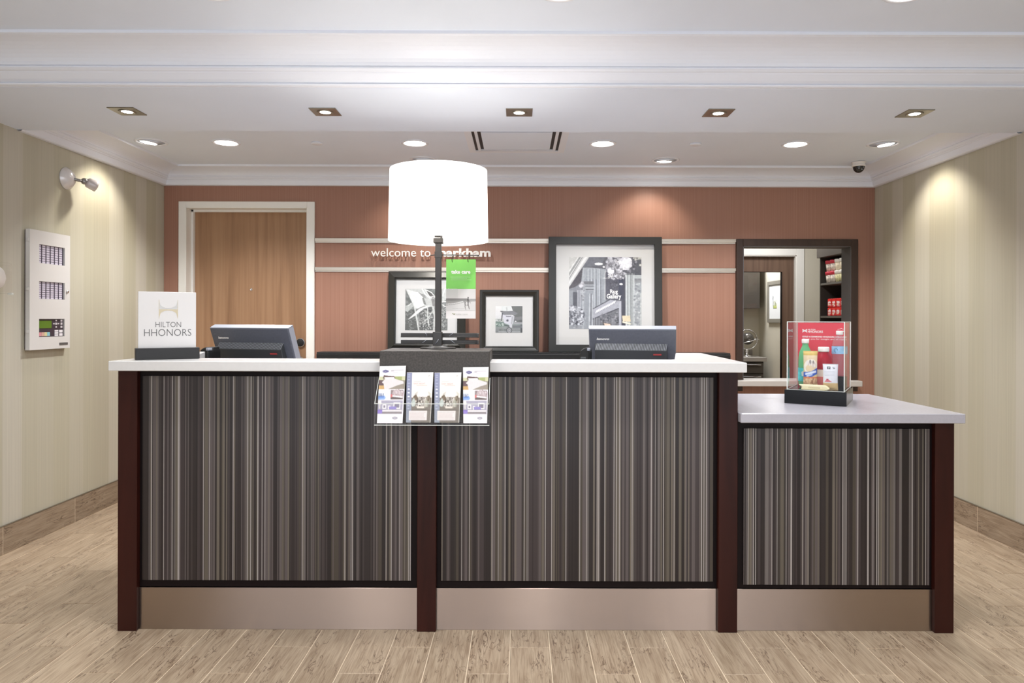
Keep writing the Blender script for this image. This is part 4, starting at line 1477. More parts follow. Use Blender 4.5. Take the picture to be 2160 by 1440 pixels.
def art_bed():
    a = Art(56, 122, (240, 236, 240), 11)
    U = lambda x, y: ((x - 165) / 560.0, (y - 130) / 1255.0)
    P = lambda *p: [U(*q) for q in p]
    # badge at the top, two grey text lines
    for cx_, cy_, sc, col in ((297, 245, 1.0, (66, 66, 122)), (545, 1268, 0.85, (120, 116, 140))):
        pts = [(-64, -16), (-30, -24), (0, -36), (30, -24), (64, -16), (64, 16), (30, 24), (0, 36), (-30, 24), (-64, 16)]
        a.poly([U(cx_ + dx * sc, cy_ + dy * sc) for dx, dy in pts], col)
        a.poly([U(cx_ + dx * sc * 0.78, cy_ + dy * sc * 0.5) for dx, dy in pts], (212, 208, 224))
        a.line(U(cx_ - 40 * sc, cy_), U(cx_ + 40 * sc, cy_), 0.012, (96, 92, 130))
    a.line(U(415, 222), U(672, 222), 0.010, (176, 172, 176)); a.line(U(415, 240), U(470, 240), 0.010, (180, 176, 180)); a.line(U(450, 270), U(560, 270), 0.006, (206, 202, 206))
    # bedroom
    a.rect(*U(165, 360), *U(725, 640), (150, 144, 128)); a.rect(*U(165, 360), *U(260, 440), (206, 206, 170)); a.rect(*U(500, 360), *U(725, 440), (168, 176, 120)); a.rect(*U(650, 365), *U(725, 450), (206, 206, 168))
    a.path([U(260, 390), U(270, 350), U(350, 362), U(480, 372), U(500, 400)], 0.03, (110, 92, 88))
    a.rect(*U(165, 440), *U(270, 560), (110, 92, 96)); a.rect(*U(165, 555), *U(290, 640), (206, 170, 118))
    a.poly(P((285, 375), (485, 375), (500, 410), (600, 445), (690, 470), (695, 520), (560, 560), (370, 640), (290, 640), (270, 520), (230, 490), (290, 420)), (226, 220, 220))
    a.poly(P((695, 520), (560, 565), (380, 640), (700, 640)), (160, 150, 138)); a.poly(P((285, 378), (485, 378), (495, 408), (300, 420)), (238, 234, 234))
    # two small pictures
    a.rect(*U(165, 650), *U(425, 870), (232, 236, 240)); a.poly(P((165, 790), (300, 780), (330, 830), (300, 870), (165, 870)), (150, 178, 224)); a.rect(*U(180, 800), *U(290, 830), (116, 150, 214))
    for x in (185, 215, 240, 272):
        a.line(U(x, 740), U(x + 4, 790), 0.022, (84, 92, 130))
    a.rect(*U(430, 660), *U(700, 868), (150, 136, 136)); a.dots(*U(590, 740), 0.2, 0.05, 60, 0.03, (226, 216, 218), (170, 150, 152)); a.poly(P((440, 790), (690, 830), (690, 868), (440, 868)), (110, 100, 98)); a.poly(P((450, 770), (690, 800), (690, 835), (450, 805)), (236, 230, 230)); a.rect(*U(430, 750), *U(470, 820), (206, 120, 120))
    # lounge
    a.rect(*U(165, 885), *U(700, 1180), (176, 172, 188)); a.poly(P((165, 890), (235, 890), (250, 970), (165, 970)), (238, 234, 234)); a.rect(*U(195, 970), *U(225, 1070), (214, 210, 208))
    for x0, x1, y0, y1 in ((270, 350, 970, 1070), (390, 440, 1000, 1080), (505, 650, 930, 1070)):
        a.rect(*U(x0, y0), *U(x1, y1), (244, 240, 240)); a.rect(*U(x0 + 22, y0 + 25), *U(x1 - 22, y1 - 25), (140, 134, 150))
    a.rect(*U(415, 1020), *U(570, 1080), (150, 140, 200)); a.rect(*U(165, 1085), *U(270, 1170), (150, 132, 204)); a.rect(*U(270, 1085), *U(690, 1130), (236, 230, 230)); a.rect(*U(270, 1135), *U(690, 1175), (150, 142, 142))
    a.rect(*U(165, 1180), *U(725, 1385), (242, 237, 238))
    for cx_, cy_ in ((550, 1268),):
        pts = [(-54, -14), (0, -30), (54, -14), (54, 14), (0, 30), (-54, 14)]
        a.poly([U(cx_ + dx, cy_ + dy) for dx, dy in pts], (150, 146, 158)); a.poly([U(cx_ + dx * 0.75, cy_ + dy * 0.5) for dx, dy in pts], (206, 202, 210))
    a.noise(40, 3)
    return a


def art_night():
    a = Art(58, 112, (232, 230, 222), 12)
    U = lambda x, y: ((x - 750) / 585.0, (y - 265) / 1120.0)
    P = lambda *p: [U(*q) for q in p]
    a.vgrad(0, 0, 1, 0.6, (238, 236, 230), (236, 226, 218))
    a.dots(*U(1240, 360), 0.03, 0.04, 8, 0.012, (206, 204, 200), (226, 224, 220))
    # pillow and patterned throw
    a.poly(P((1010, 690), (1230, 680), (1270, 830), (980, 820)), (242, 230, 224)); a.poly(P((940, 740), (1010, 690), (985, 820), (930, 830)), (206, 200, 190)); a.poly(P((1240, 690), (1305, 740), (1300, 830), (1265, 830)), (212, 208, 196))
    a.rect(*U(870, 830), *U(1320, 1385), (128, 120, 110))
    a.poly(P((930, 815), (1290, 815), (1280, 960), (1180, 1070), (1010, 1070), (900, 960)), (160, 150, 138)); a.dots(*U(1090, 930), 0.22, 0.10, 190, 0.022, (70, 62, 56), (238, 232, 222)); a.poly(P((1000, 1020), (1170, 1020), (1160, 1065), (1000, 1065)), (226, 218, 206)); a.dots(*U(965, 830), 0.06, 0.03, 20, 0.03, (110, 96, 82), (140, 126, 110)); a.dots(*U(1250, 850), 0.04, 0.035, 16, 0.03, (96, 86, 70), (150, 140, 124))
    a.dots(*U(915, 940), 0.06, 0.05, 30, 0.03, (176, 186, 180), (206, 212, 204)); a.dots(*U(1215, 960), 0.05, 0.05, 24, 0.03, (150, 150, 136), (190, 186, 172))
    # side band with icons
    a.vgrad(0, 0.0, 0.21, 1, (146, 150, 178), (150, 156, 166))
    for y in (320, 365, 430, 508, 575, 640, 722, 805, 870, 940, 1005, 1075):
        big = y in (640, 722, 805)
        a.ell(*U(805, y), 0.045 if big else 0.05, 0.012 if big else 0.007, (236, 236, 244) if big else (184, 188, 208))
    a.vgrad(0.21, 0.85, 0.215, 0.86, (150, 150, 150), (150, 150, 150))
    a.line(U(920, 470), U(1060, 470), 0.006, (206, 202, 198)); a.line(U(980, 556), U(1205, 556), 0.012, (226, 202, 196))
    a.rect(*U(820, 1118), *U(1240, 1330), (234, 224, 220))
    for y in (1150, 1185, 1215, 1245, 1270, 1300):
        a.line(U(840, y), U(1200 - (y * 7) % 70, y), 0.007, (196, 186, 182))
    a.noise(40, 3)
    return a


A_bed, A_night = art_bed(), art_night()


def pamphlet(label, p, kind, grp):
    """p = pixel corners: top-left, top-right, bottom-left, bottom-right; the leaf leans back from the pocket floor to the box"""
    (tlx, tly), (trx, try_), (blx, bly), (brx, bry) = p
    Dt, Db_ = 2.705, 2.652
    tl, tr = at(tlx, tly, Dt), at(trx, try_, Dt)
    bl, br = at(blx, bly, Db_), at(brx, bry, Db_)
    t = thing('pamphlet', label, 'brochure', (bl + br) / 2, group=grp)
    n = Vector((0, 1, 0.25)).normalized() * 0.004
    b = B()
    fr_ = [tl, tr, br, bl]
    bk = [q + n for q in fr_]
    vs = [b.bm.verts.new(q) for q in fr_] + [b.bm.verts.new(q) for q in bk]
    for q in ((0, 1, 2, 3), (7, 6, 5, 4), (0, 4, 5, 1), (1, 5, 6, 2), (2, 6, 7, 3), (3, 7, 4, 0)):
        b.bm.faces.new([vs[i] for i in q])
    bmesh.ops.recalc_face_normals(b.bm, faces=b.bm.faces[:])
    part('paper', b, M['paper'], t)
    e = Vector((0, -0.0006, 0))
    sh = sheet('print', A_bed if kind == 'bed' else A_night, tl + e, tr + e, bl + e, t, p11=br + e)
    if kind == 'night':
        wv = (tr - tl).x
        hz = tl.z - bl.z
        q = text('EASY NIGHT', tl.x + wv * 0.27, tl.x + wv * 0.70, tl.z - hz * 0.235, tl.z - hz * 0.205, 0, spacing=1.1)
        for v in q.bm.verts:
            s = (tl.z - v.co.z) / hz
            v.co.y = tl.y + (bl.y - tl.y) * s - 0.0014
            v.co.x += (bl.x - tl.x) * s
        part('lettering', q, M['ink_pink'], sh)


pamphlet('tilted tourist pamphlet with a bed photo and badge, leftmost in the pocket', ((801.5, 773.5), (856.5, 772.5), (795.8, 893.0), (849.5, 893.0)), 'bed', 'pamphlets in the clear pocket')
pamphlet('blue banded pamphlet with a patterned throw, second from left in the pocket', ((858.5, 786.5), (914.5, 786.0), (857.0, 891.5), (908.5, 891.5)), 'night', 'pamphlets in the clear pocket')
pamphlet('blue banded pamphlet with a patterned throw, third from left in the pocket', ((917.0, 787.0), (973.5, 786.0), (917.0, 891.5), (969.0, 891.5)), 'night', 'pamphlets in the clear pocket')
pamphlet('tourist pamphlet with a bed photo and badge, rightmost in the pocket', ((977.0, 775.5), (1031.0, 774.5), (978.0, 892.5), (1028.0, 892.5)), 'bed', 'pamphlets in the clear pocket')

# ---- table lamp standing on the box
DLp = 2.94
lpx, lpy = X(924.5, DLp), CAM.y + DLp
lz0 = bz1
lm = thing('table_lamp', 'tall table lamp with a glowing white drum shade and dark square pole', 'lamp', (lpx, lpy, lz0))
part('base', B().lathe([(0.074, 0.0), (0.074, 0.004), (0.070, 0.006), (0.040, 0.008), (0.038, 0.012), (0.02, 0.014), (0.0005, 0.014)], (lpx, lpy, lz0), 48), M['lamp_metal'], lm)
sz1, sz0 = 1.851, 1.5595
pole_top = Z(504, DLp)
part('pole', B().box(lpx - 0.0122, lpx + 0.0122, lpy - 0.0122, lpy + 0.0122, lz0 + 0.012, pole_top, 0.002), M['lamp_metal'], lm)
part('collar', B().box(lpx - 0.0195, lpx + 0.0195, lpy - 0.0195, lpy + 0.0195, Z(514, DLp), Z(502, DLp), 0.003), M['lamp_metal'], lm)
part('socket', B().lathe([(0.014, 0.0), (0.017, 0.004), (0.017, 0.05), (0.012, 0.055)], (lpx, lpy, pole_top), 20).box(lpx + 0.010, lpx + 0.018, lpy - 0.02, lpy - 0.012, pole_top - 0.004, pole_top + 0.03, 0.001), M['lamp_metal'], lm)
bulb_z = 1.70
part('bulb', B().lathe([(0.012, -0.05), (0.016, -0.04), (0.028, -0.01), (0.032, 0.01), (0.028, 0.03), (0.016, 0.042), (0.0005, 0.046)], (lpx, lpy, bulb_z), 20), M['bulb'], lm)
msh, nt, p = base_mat('lamp_shade_linen')
out = nt.nodes['Material Output']
df = nt.nodes.new('ShaderNodeBsdfDiffuse'); df.inputs[0].default_value = rgba((250, 248, 246))
tl_ = nt.nodes.new('ShaderNodeBsdfTranslucent'); tl_.inputs[0].default_value = rgba((250, 246, 242))
mxs = nt.nodes.new('ShaderNodeMixShader'); mxs.inputs[0].default_value = 0.5
nt.links.new(df.outputs[0], mxs.inputs[1]); nt.links.new(tl_.outputs[0], mxs.inputs[2])
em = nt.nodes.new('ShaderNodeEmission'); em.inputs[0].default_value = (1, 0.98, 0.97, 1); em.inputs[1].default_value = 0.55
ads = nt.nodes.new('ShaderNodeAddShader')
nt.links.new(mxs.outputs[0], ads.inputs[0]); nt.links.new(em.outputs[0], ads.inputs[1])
nt.links.new(ads.outputs[0], out.inputs['Surface'])
r1, r0 = 102.0 * DLp / F, 104.8 * DLp / F
part('shade', B().lathe([(r0, sz0), (r1, sz1), (r1 - 0.003, sz1), (r0 - 0.003, sz0), (r0, sz0)], (lpx, lpy, 0), 72, cap=False), msh, lm)
rim = B().lathe([(r0 + 0.0006, sz0 - 0.001), (r0 + 0.0006, sz0 + 0.004)], (lpx, lpy, 0), 72, cap=False)
sp_ = B()
for a in range(3):
    th = a * 2 * PI / 3 + 0.5
    sp_.tube([(lpx, lpy, sz1 - 0.03), (lpx + r1 * math.cos(th), lpy + r1 * math.sin(th), sz1 - 0.004)], 0.0015, 6)
sp_.tube([(lpx + 0.02, lpy, bulb_z - 0.06), (lpx + 0.045, lpy, bulb_z), (lpx + 0.03, lpy, bulb_z + 0.09), (lpx, lpy, sz1 - 0.03)], 0.0015, 6)
part('shade_frame', sp_, M['lamp_metal'], lm)

# clamp block and bracket bars low on the pole, with cable ties
part('clamp_block', B().box(X(914, DLp), X(933, DLp), lpy - 0.022, lpy + 0.02, lz0 + 0.012, Z(700, DLp), 0.002), M['lamp_metal'], lm)
for i, (pa, pb) in enumerate(((702.0, 709.3), (716.5, 723.5))):
    b = B()
    D1 = DLp + 0.03
    xa, xb = X(846.5, D1), X(1011, D1)
    za, zb_ = Z(pa + 0.6, D1), Z(pb + 0.6, D1)
    b.box(xa, xb, lpy + 0.018, lpy + 0.024, zb_, za, 0.001)
    b.box(xb - 0.005, xb, lpy - 0.05, lpy + 0.024, zb_ - 0.001, za - 0.001, 0.001)
    b.box(xa, xb, lpy + 0.012, lpy + 0.026, zb_ - 0.004, zb_, 0.001)
    part('bracket_bar', b, M['lamp_metal'], lm)
for i, (x0, y0, x1, y1) in enumerate(((896, 701.5, 901, 709), (956, 701.5, 948, 708.5), (899, 717, 891, 723), (951, 718, 959, 724), (925, 716, 918, 725))):
    D1 = DLp - 0.03 if i == 4 else DLp + 0.005
    part('cable_tie', B().tube([at(x0, y0, D1), at((x0 + x1) / 2 + 1.0, (y0 + y1) / 2, D1), at(x1, y1, D1)], 0.0011, 6), M['silver_edge'], lm)
# arm for the hanging card
DA = DLp - 0.004
arm = B().box(lpx - 0.0145, lpx + 0.0145, lpy - 0.0145, lpy + 0.0145, Z(545, DLp), Z(531, DLp), 0.0015)
arm.tube([at(908, 539, DA), at(916, 538, DA), at(930, 537.8, DA), at(1007, 538.6, DA)], 0.0022, 8)
arm.sphere(at(1008, 539, DA), 0.0045, seg=10)
part('hook_arm', arm, M['lamp_metal'], lm)

hc = thing('hanging_card', 'green and white card hanging on two black rings from the lamp pole', 'sign', at(971.5, 610, DA))
cx0, cx1 = X(941.0, DA), X(1003.2, DA)
cz1, czm, cz0 = Z(547.2, DA), Z(609.2, DA), Z(672.0, DA)
yc = CAM.y + DA
M['card_green'] = mat('green_print', (124, 204, 92), 0.45)
part('upper_panel', B().box(cx0, cx1, yc - 0.001, yc + 0.001, czm, cz1), M['card_green'], hc)
lw_ = part('lower_panel', B().box(cx0, cx1, yc - 0.001, yc + 0.001, cz0, czm - 0.0005), M['paper'], hc)


def art_beach():
    a = Art(64, 46, (222, 221, 219), 21)
    U = lambda x, y: ((x - 160) / 990.0, (y - 145) / 730.0)
    a.vgrad(0, 0, 1, 0.46, (214, 214, 212), (226, 223, 221)); a.vgrad(0, 0, 0.4, 0.46, (198, 201, 198), (220, 218, 216))
    a.poly([U(160, 480), U(1150, 478), U(1150, 560), U(720, 590), U(420, 650), U(160, 690)], (170, 169, 167)); a.vgrad(0, 0.455, 0.72, 0.56, (138, 137, 135), (150, 149, 147))
    a.poly([U(160, 690), U(420, 650), U(720, 590), U(1150, 560), U(1150, 900), U(160, 900)], (222, 221, 219)); a.path([U(160, 660), U(420, 640), U(600, 600), U(720, 570)], 0.035, (240, 240, 238)); a.path([U(160, 690), U(430, 660), U(640, 615), U(740, 590)], 0.016, (132, 131, 129))
    a.line(U(160, 478), U(880, 480), 0.02, (96, 95, 94)); a.line(U(980, 485), U(1150, 482), 0.016, (150, 150, 148)); a.line(U(990, 535), U(1110, 540), 0.02, (176, 176, 174)); a.line(U(380, 800), U(800, 810), 0.012, (176, 174, 172))
    for x, y, s in ((895, 440, 1.0), (795, 600, 0.62)):
        a.ell(*U(x, y), 0.020 * (0.6 + s * 0.4), 0.028 * (0.6 + s * 0.4), (52, 50, 50)); a.line(U(x - 3, y + 40 * s), U(x + 2, y + 190 * s), 0.042 * s, (74, 72, 72), w2=0.03 * s)
        a.line(U(x - 4, y + 190 * s), U(x - 2 + 40 * s, y + 380 * s), 0.024 * s, (120, 116, 114)); a.line(U(x, y + 180 * s), U(x - 20 * s, y + 260 * s), 0.024 * s, (120, 116, 114)); a.line(U(x + 30 * s, y + 90 * s), U(x + 75 * s, y + 180 * s), 0.018 * s, (140, 136, 134))
    return a


sheet('print', art_beach(), (cx0, yc - 0.0016, czm - 0.001), (cx1, yc - 0.0016, czm - 0.001), (cx0, yc - 0.0016, Z(655, DA)), lw_)
yt = yc - 0.0018
part('lettering', text('take care', X(951.5, DA), X(992, DA), Z(577.5, DA), Z(569.5, DA), yt, bold=0.035), M['ink_white'], hc)
b = B()
for py, x0, x1 in ((584.5, 950, 992), (587.2, 952, 985), (590.4, 951, 994)):
    b.box(X(x0, DA), X(x1, DA), yt - 0.0002, yt, Z(py + 0.5, DA), Z(py - 0.4, DA))
part('fine_print', b, mat('pale_green_ink', (176, 228, 156), 0.5), hc)
part('lettering', text('take care', X(962.5, DA), X(986.5, DA), Z(664.5, DA), Z(660.5, DA), yt), mat('pale_grey_ink', (196, 194, 188), 0.5), hc)
b = B()
for k, (u, v) in enumerate(((955.5, 661.5), (957.8, 663.0), (959.6, 662.2))):
    b.lathe([(0.0022, 0), (0.0005, 0.0002)], (X(u, DA), yt, Z(v, DA)), 10, axis='Y')
part('leaf_mark', b, mat('olive_ink', (150, 156, 110), 0.5), hc)
for px in (954.5, 987.8):
    c = at(px, 543.5, DA)
    pts = [(c.x + 0.0015 * math.sin(a * PI / 8) + 0.003 * math.cos(a * PI / 8) * 0.3, c.y + 0.0125 * math.sin(a * PI / 8), c.z - 0.002 + 0.0168 * math.cos(a * PI / 8)) for a in range(16)]
    part('ring', B().tube(pts, 0.0012, 6, closed=True), M['black'], hc)

# ================================================================== DISPLAY CASE ON THE LOW COUNTER
ca = -math.radians(30)
cu_, cv_ = Vector((math.cos(ca), math.sin(ca))), Vector((-math.sin(ca), math.cos(ca)))
cO = Vector((1.170, 0.320))
CW, CD, CBH = 0.250, 0.290, 0.060
CT = 0.357


def case_uv(px, v):
    """local u of the point at depth v inside the case that shows in pixel column px"""
    k = (px - CX) / F
    bx_, by_ = cO.x + v * cv_.x, cO.y + v * cv_.y - CAM.y
    return (k * by_ - bx_) / (cu_.x - k * cu_.y)


def case_D(u, v):
    return cO.y + u * cu_.y + v * cv_.y - CAM.y


def case_z(py, u, v):
    return Z(py, case_D(u, v)) - LOWZ


dcase = thing('display_case', 'clear acrylic display case on a glossy black base, on the low counter', 'display case', (cO.x, cO.y, LOWZ), rotz=ca)
M['gloss_black'] = mat('gloss_black_acrylic', (9, 10, 13), 0.2, spec=0.25)
part('base', B().box(0, CW, 0, CD, 0, CBH, 0.001), M['gloss_black'], dcase, world=False)
g0, g1, h0, h1 = 0.010, CW - 0.010, 0.010, CD - 0.010
th = 0.003
acb = B().box(g0, g1, h0, h0 + th, CBH, CT).box(g0, g1, h1 - th, h1, CBH, CT).box(g0, g0 + th, h0 + th, h1 - th, CBH, CT).box(g1 - th, g1, h0 + th, h1 - th, CBH, CT).box(g0, g1, h0, h1, CT, CT + th)
part('clear_cover', acb, M['acrylic'], dcase, world=False)
e = B()
for (u, v) in ((g0, h0), (g1, h0), (g0, h1), (g1, h1)):
    e.box(u - 0.0018, u + 0.0018, v - 0.0018, v + 0.0018, CBH, CT + th)
for v in (h0, h1):
    e.box(g0, g1, v - 0.0016, v + 0.0016, CT, CT + th); e.box(g0, g1, v - 0.0012, v + 0.0012, CBH, CBH + 0.002)
for u in (g0, g1):
    e.box(u - 0.0016, u + 0.0016, h0, h1, CT, CT + th); e.box(u - 0.0012, u + 0.0012, h0, h1, CBH, CBH + 0.002)
part('cover_edge', e, M['acrylic_edge'], dcase, world=False)


def inside(name, label, cat, u, v, rot=0.0, group=None, z=CBH):
    w = cO + cu_ * u + cv_ * v
    return thing(name, label, cat, (w.x, w.y, LOWZ + z + 0.001), rotz=ca + rot, group=group)


# red card at the back of the case
rc = inside('backing_card', 'red printed card standing at the back of the clear display case', 'card', (g0 + g1) / 2, h1 - 0.008)
cw = (g1 - g0) / 2 - 0.004
ch = CT - CBH - 0.004
part('card', B().box(-cw, cw, -0.001, 0.001, 0.0, ch), M['red_card'], rc, world=False)
ucx_ = (g0 + g1) / 2


def RX(px):
    return case_uv(px, h1 - 0.0095) - ucx_


def RZ(py, px):
    u = case_uv(px, h1 - 0.0095)
    return case_z(py, u, h1 - 0.0095) - CBH


def rtext(s, x0, x1, y1, y0, bold, m=None, **k):
    px = (x0 + x1) / 2
    return part('lettering', text(s, RX(x0), RX(x1), RZ(y0, px), RZ(y1, px), -0.0016, bold=bold, **k), m or M['ink_white'], rc, world=False)


rtext('HILTON', 1704, 1720, 692.0, 695.0, 0.01)
rtext('HHONORS', 1704, 1736, 695.5, 700.5, 0.015)
rtext('GOLD & DIAMOND HHONORS WELCOME', 1692.5, 1786, 707.2, 710.6, 0.03)
rtext('Thank you for tonight and all nights', 1692.5, 1786, 712.2, 716.0, 0.0)
b = B()
for sgn in (1, -1):
    pts = []
    x0, x1 = RX(1692.8), RX(1702.2)
    zc = RZ(696.0, 1697); hz = 0.0095
    pts = [(x0, zc + sgn * 0.0006)] + [(x0 + (x1 - x0) * i / 8, zc + sgn * (hz - 0.0062 * math.sin(PI * i / 8))) for i in range(9)] + [(x1, zc + sgn * 0.0006)]
    b.poly([(x, -0.0016, z) for x, z in pts])
part('emblem', b, M['ink_white'], rc, world=False)
b = B()
xa, xb = RX(1767.5), RX(1782)
za, zc2 = RZ(701, 1774), RZ(691, 1774)
out_ = [(xa, za + 0.002), (xa, zc2 - 0.004), (xa + (xb - xa) * 0.3, zc2 - 0.003), (xa + (xb - xa) * 0.5, zc2), (xa + (xb - xa) * 0.7, zc2 - 0.003), (xb, zc2 - 0.004), (xb, za + 0.002)]
b.tube([(x, -0.0018, z) for x, z in out_], 0.0009, 6, closed=True)
b.box(xa + 0.003, xb - 0.003, -0.0022, -0.0014, za + 0.007, za + 0.011)
part('badge_outline', b, M['ink_white'], rc, world=False)

# drinks and snacks in the case
v = 0.165
u = case_uv(1699, v)
t = inside('soda_bottle', 'green soda bottle with white cap in the display case', 'bottle', u, v)
part('bottle', B().lathe([(0.020, 0.0), (0.026, 0.004), (0.030, 0.015), (0.030, 0.05), (0.0305, 0.11), (0.0295, 0.135), (0.026, 0.158), (0.018, 0.178), (0.0135, 0.188), (0.0125, 0.205), (0.0005, 0.206)], (0, 0, 0), 28), M['green_glass'], t, world=False)
part('cap', B().lathe([(0.0155, 0.199), (0.016, 0.202), (0.016, 0.2155), (0.0145, 0.2175), (0.0005, 0.2175)], (0, 0, 0), 24), M['white_plastic'], t, world=False)
lbm = mat('teal_label', (84, 204, 206), 0.4, noise=0.12, nscale=60)
lbp = part('label', B().lathe([(0.0312, 0.028), (0.0312, 0.088)], (0, 0, 0), 28, cap=False), lbm, t, world=False)
part('label_patch', B().prism([(-0.010, 0.052), (0.012, 0.052), (0.014, 0.066), (0.002, 0.078), (-0.012, 0.07)], 'xz', -0.0335, -0.0315), mat('pale_label_patch', (226, 236, 232), 0.4), lbp, world=False)

v = 0.165
u = case_uv(1737.5, v)
t = inside('juice_bottle', 'red juice bottle with wide white cap in the display case', 'bottle', u, v)
part('bottle', B().lathe([(0.030, 0.0), (0.036, 0.005), (0.037, 0.03), (0.036, 0.075), (0.0385, 0.10), (0.036, 0.125), (0.027, 0.148), (0.021, 0.158), (0.019, 0.170), (0.0005, 0.171)], (0, 0, 0), 28), M['red_liquid'], t, world=False)
part('cap', B().lathe([(0.0235, 0.163), (0.024, 0.166), (0.024, 0.181), (0.022, 0.184), (0.0005, 0.184)], (0, 0, 0), 24), M['white_plastic'], t, world=False)
lb2 = part('label', B().lathe([(0.0385, 0.004), (0.0385, 0.084)], (0, 0, 0), 28, cap=False), mat('cream_label', (234, 218, 204), 0.45), t, world=False)
part('label_patch', B().box(-0.024, 0.004, -0.0405, -0.037, 0.004, 0.052), mat('pink_label_patch', (222, 112, 104), 0.45), lb2, world=False)

v = 0.210
u = case_uv(1771, v)
bk = inside('riser_block', 'small black block under the clear water bottle in the display case', 'block', u, v)
part('block', B().box(-0.025, 0.030, -0.025, 0.028, 0.0, 0.052, 0.001), M['gloss_black'], bk, world=False)
t = inside('water_bottle', 'clear water bottle with pale blue label, on the black block in the case', 'bottle', u, v, z=CBH + 0.053)
prof = [(0.026, 0.0), (0.031, 0.004)]
for i in range(7):
    prof += [(0.0315, 0.012 + i * 0.012), (0.0290, 0.018 + i * 0.012)]
prof += [(0.0325, 0.098), (0.0325, 0.135), (0.030, 0.150), (0.022, 0.170), (0.013, 0.182), (0.0125, 0.190), (0.0005, 0.191)]
part('bottle', B().lathe(prof, (0, 0, 0), 28), M['water'], t, world=False)
part('cap', B().lathe([(0.0145, 0.186), (0.015, 0.188), (0.015, 0.202), (0.0135, 0.204), (0.0005, 0.204)], (0, 0, 0), 24), M['white_plastic'], t, world=False)
lb3 = part('label', B().lathe([(0.0332, 0.100), (0.0332, 0.134)], (0, 0, 0), 28, cap=False), mat('pale_blue_label', (150, 196, 232), 0.4, noise=0.06, nscale=50), t, world=False)
part('label_mark', B().tube([(-0.012 + 0.007 * math.cos(a * PI / 6), -0.0335, 0.117 + 0.009 * math.sin(a * PI / 6)) for a in range(10)], 0.0012, 5), mat('teal_ink', (70, 130, 160), 0.5), lb3, world=False)


def bag(t, w, h, d, m, artf=None):
    """pillow bag: flat crimped ends, belly between"""
    b = B()
    nx, nz = 8, 12
    fr2, bk2 = [], []
    for j in range(nz + 1):
        s = j / nz
        ra, rb = [], []
        for i in range(nx + 1):
            q = i / nx
            bell = (math.sin(PI * q) ** 0.6) * (max(0.0, math.sin(PI * min(1, max(0, (s - 0.03) / 0.94)))) ** 0.5)
            xx = (q - 0.5) * w * (1 - 0.06 * math.sin(PI * s))
            ra.append(b.bm.verts.new((xx, -d / 2 * bell - 0.0006, s * h)))
            rb.append(b.bm.verts.new((xx, d / 2 * bell + 0.0006, s * h)))
        fr2.append(ra); bk2.append(rb)
    for j in range(nz):
        for i in range(nx):
            f = b.bm.faces.new([fr2[j][i], fr2[j][i + 1], fr2[j + 1][i + 1], fr2[j + 1][i]]); f.smooth = True
            f = b.bm.faces.new([bk2[j][i + 1], bk2[j][i], bk2[j + 1][i], bk2[j + 1][i + 1]]); f.smooth = True
    for rr in (0, nz):
        for i in range(nx):
            b.bm.faces.new([fr2[rr][i], bk2[rr][i], bk2[rr][i + 1], fr2[rr][i + 1]])
    for j in range(nz):
        for i in (0, nx):
            b.bm.faces.new([fr2[j][i], fr2[j + 1][i], bk2[j + 1][i], bk2[j][i]])
    bmesh.ops.recalc_face_normals(b.bm, faces=b.bm.faces[:])
    o = part('wrapper', b, m, t, world=False)
    if artf is not None:
        s_ = sheet('print', artf, (-w / 2, 0, h), (w / 2, 0, h), (-w / 2, 0, 0), t, world=False)
        me = s_.data
        for vv in me.vertices:
            q = vv.co.x / w + 0.5; s = vv.co.z / h
            bell = (math.sin(PI * min(1, max(0, q))) ** 0.6) * (max(0.0, math.sin(PI * min(1, max(0, (s - 0.03) / 0.94)))) ** 0.5)
            vv.co.x *= (1 - 0.06 * math.sin(PI * s)); vv.co.y = -d / 2 * bell - 0.0022
    return o


def art_nuts():
    a = Art(36, 80, (226, 206, 150), 31)
    a.vgrad(0, 0, 1, 0.14, (214, 190, 120), (206, 176, 96)); a.rect(0, 0.12, 1, 0.30, (232, 212, 176)); a.noise(10, 8)
    a.ell(0.52, 0.42, 0.50, 0.20, (244, 236, 220)); a.ell(0.5, 0.46, 0.36, 0.11, (226, 206, 170)); a.dots(0.5, 0.36, 0.36, 0.05, 14, 0.05, (206, 190, 180), (250, 246, 240)); a.dots(0.5, 0.30, 0.3, 0.03, 8, 0.05, (120, 110, 110), (240, 236, 230))
    a.poly([(0, 0.56), (0.5, 0.54), (1, 0.44), (1, 0.60), (0.5, 0.69), (0, 0.68)], (60, 96, 190)); a.line((0.14, 0.61), (0.86, 0.54), 0.06, (216, 226, 246)); a.line((0.2, 0.66), (0.6, 0.62), 0.035, (190, 206, 240))
    a.rect(0, 0.69, 1, 1, (206, 158, 116)); a.dots(0.5, 0.86, 0.5, 0.15, 150, 0.05, (166, 116, 84), (240, 208, 168)); a.rect(0, 0.68, 1, 0.72, (214, 110, 70), 0.7)
    return a


v = 0.095
u = case_uv(1709.5, v)
t = inside('nut_bag', 'tall brown bag of nuts with a blue band, in front of the green bottle', 'snack bag', u, v, rot=0.30)
bag(t, 0.060, 0.168, 0.030, mat('nut_bag_foil', (214, 186, 140), 0.4), art_nuts())


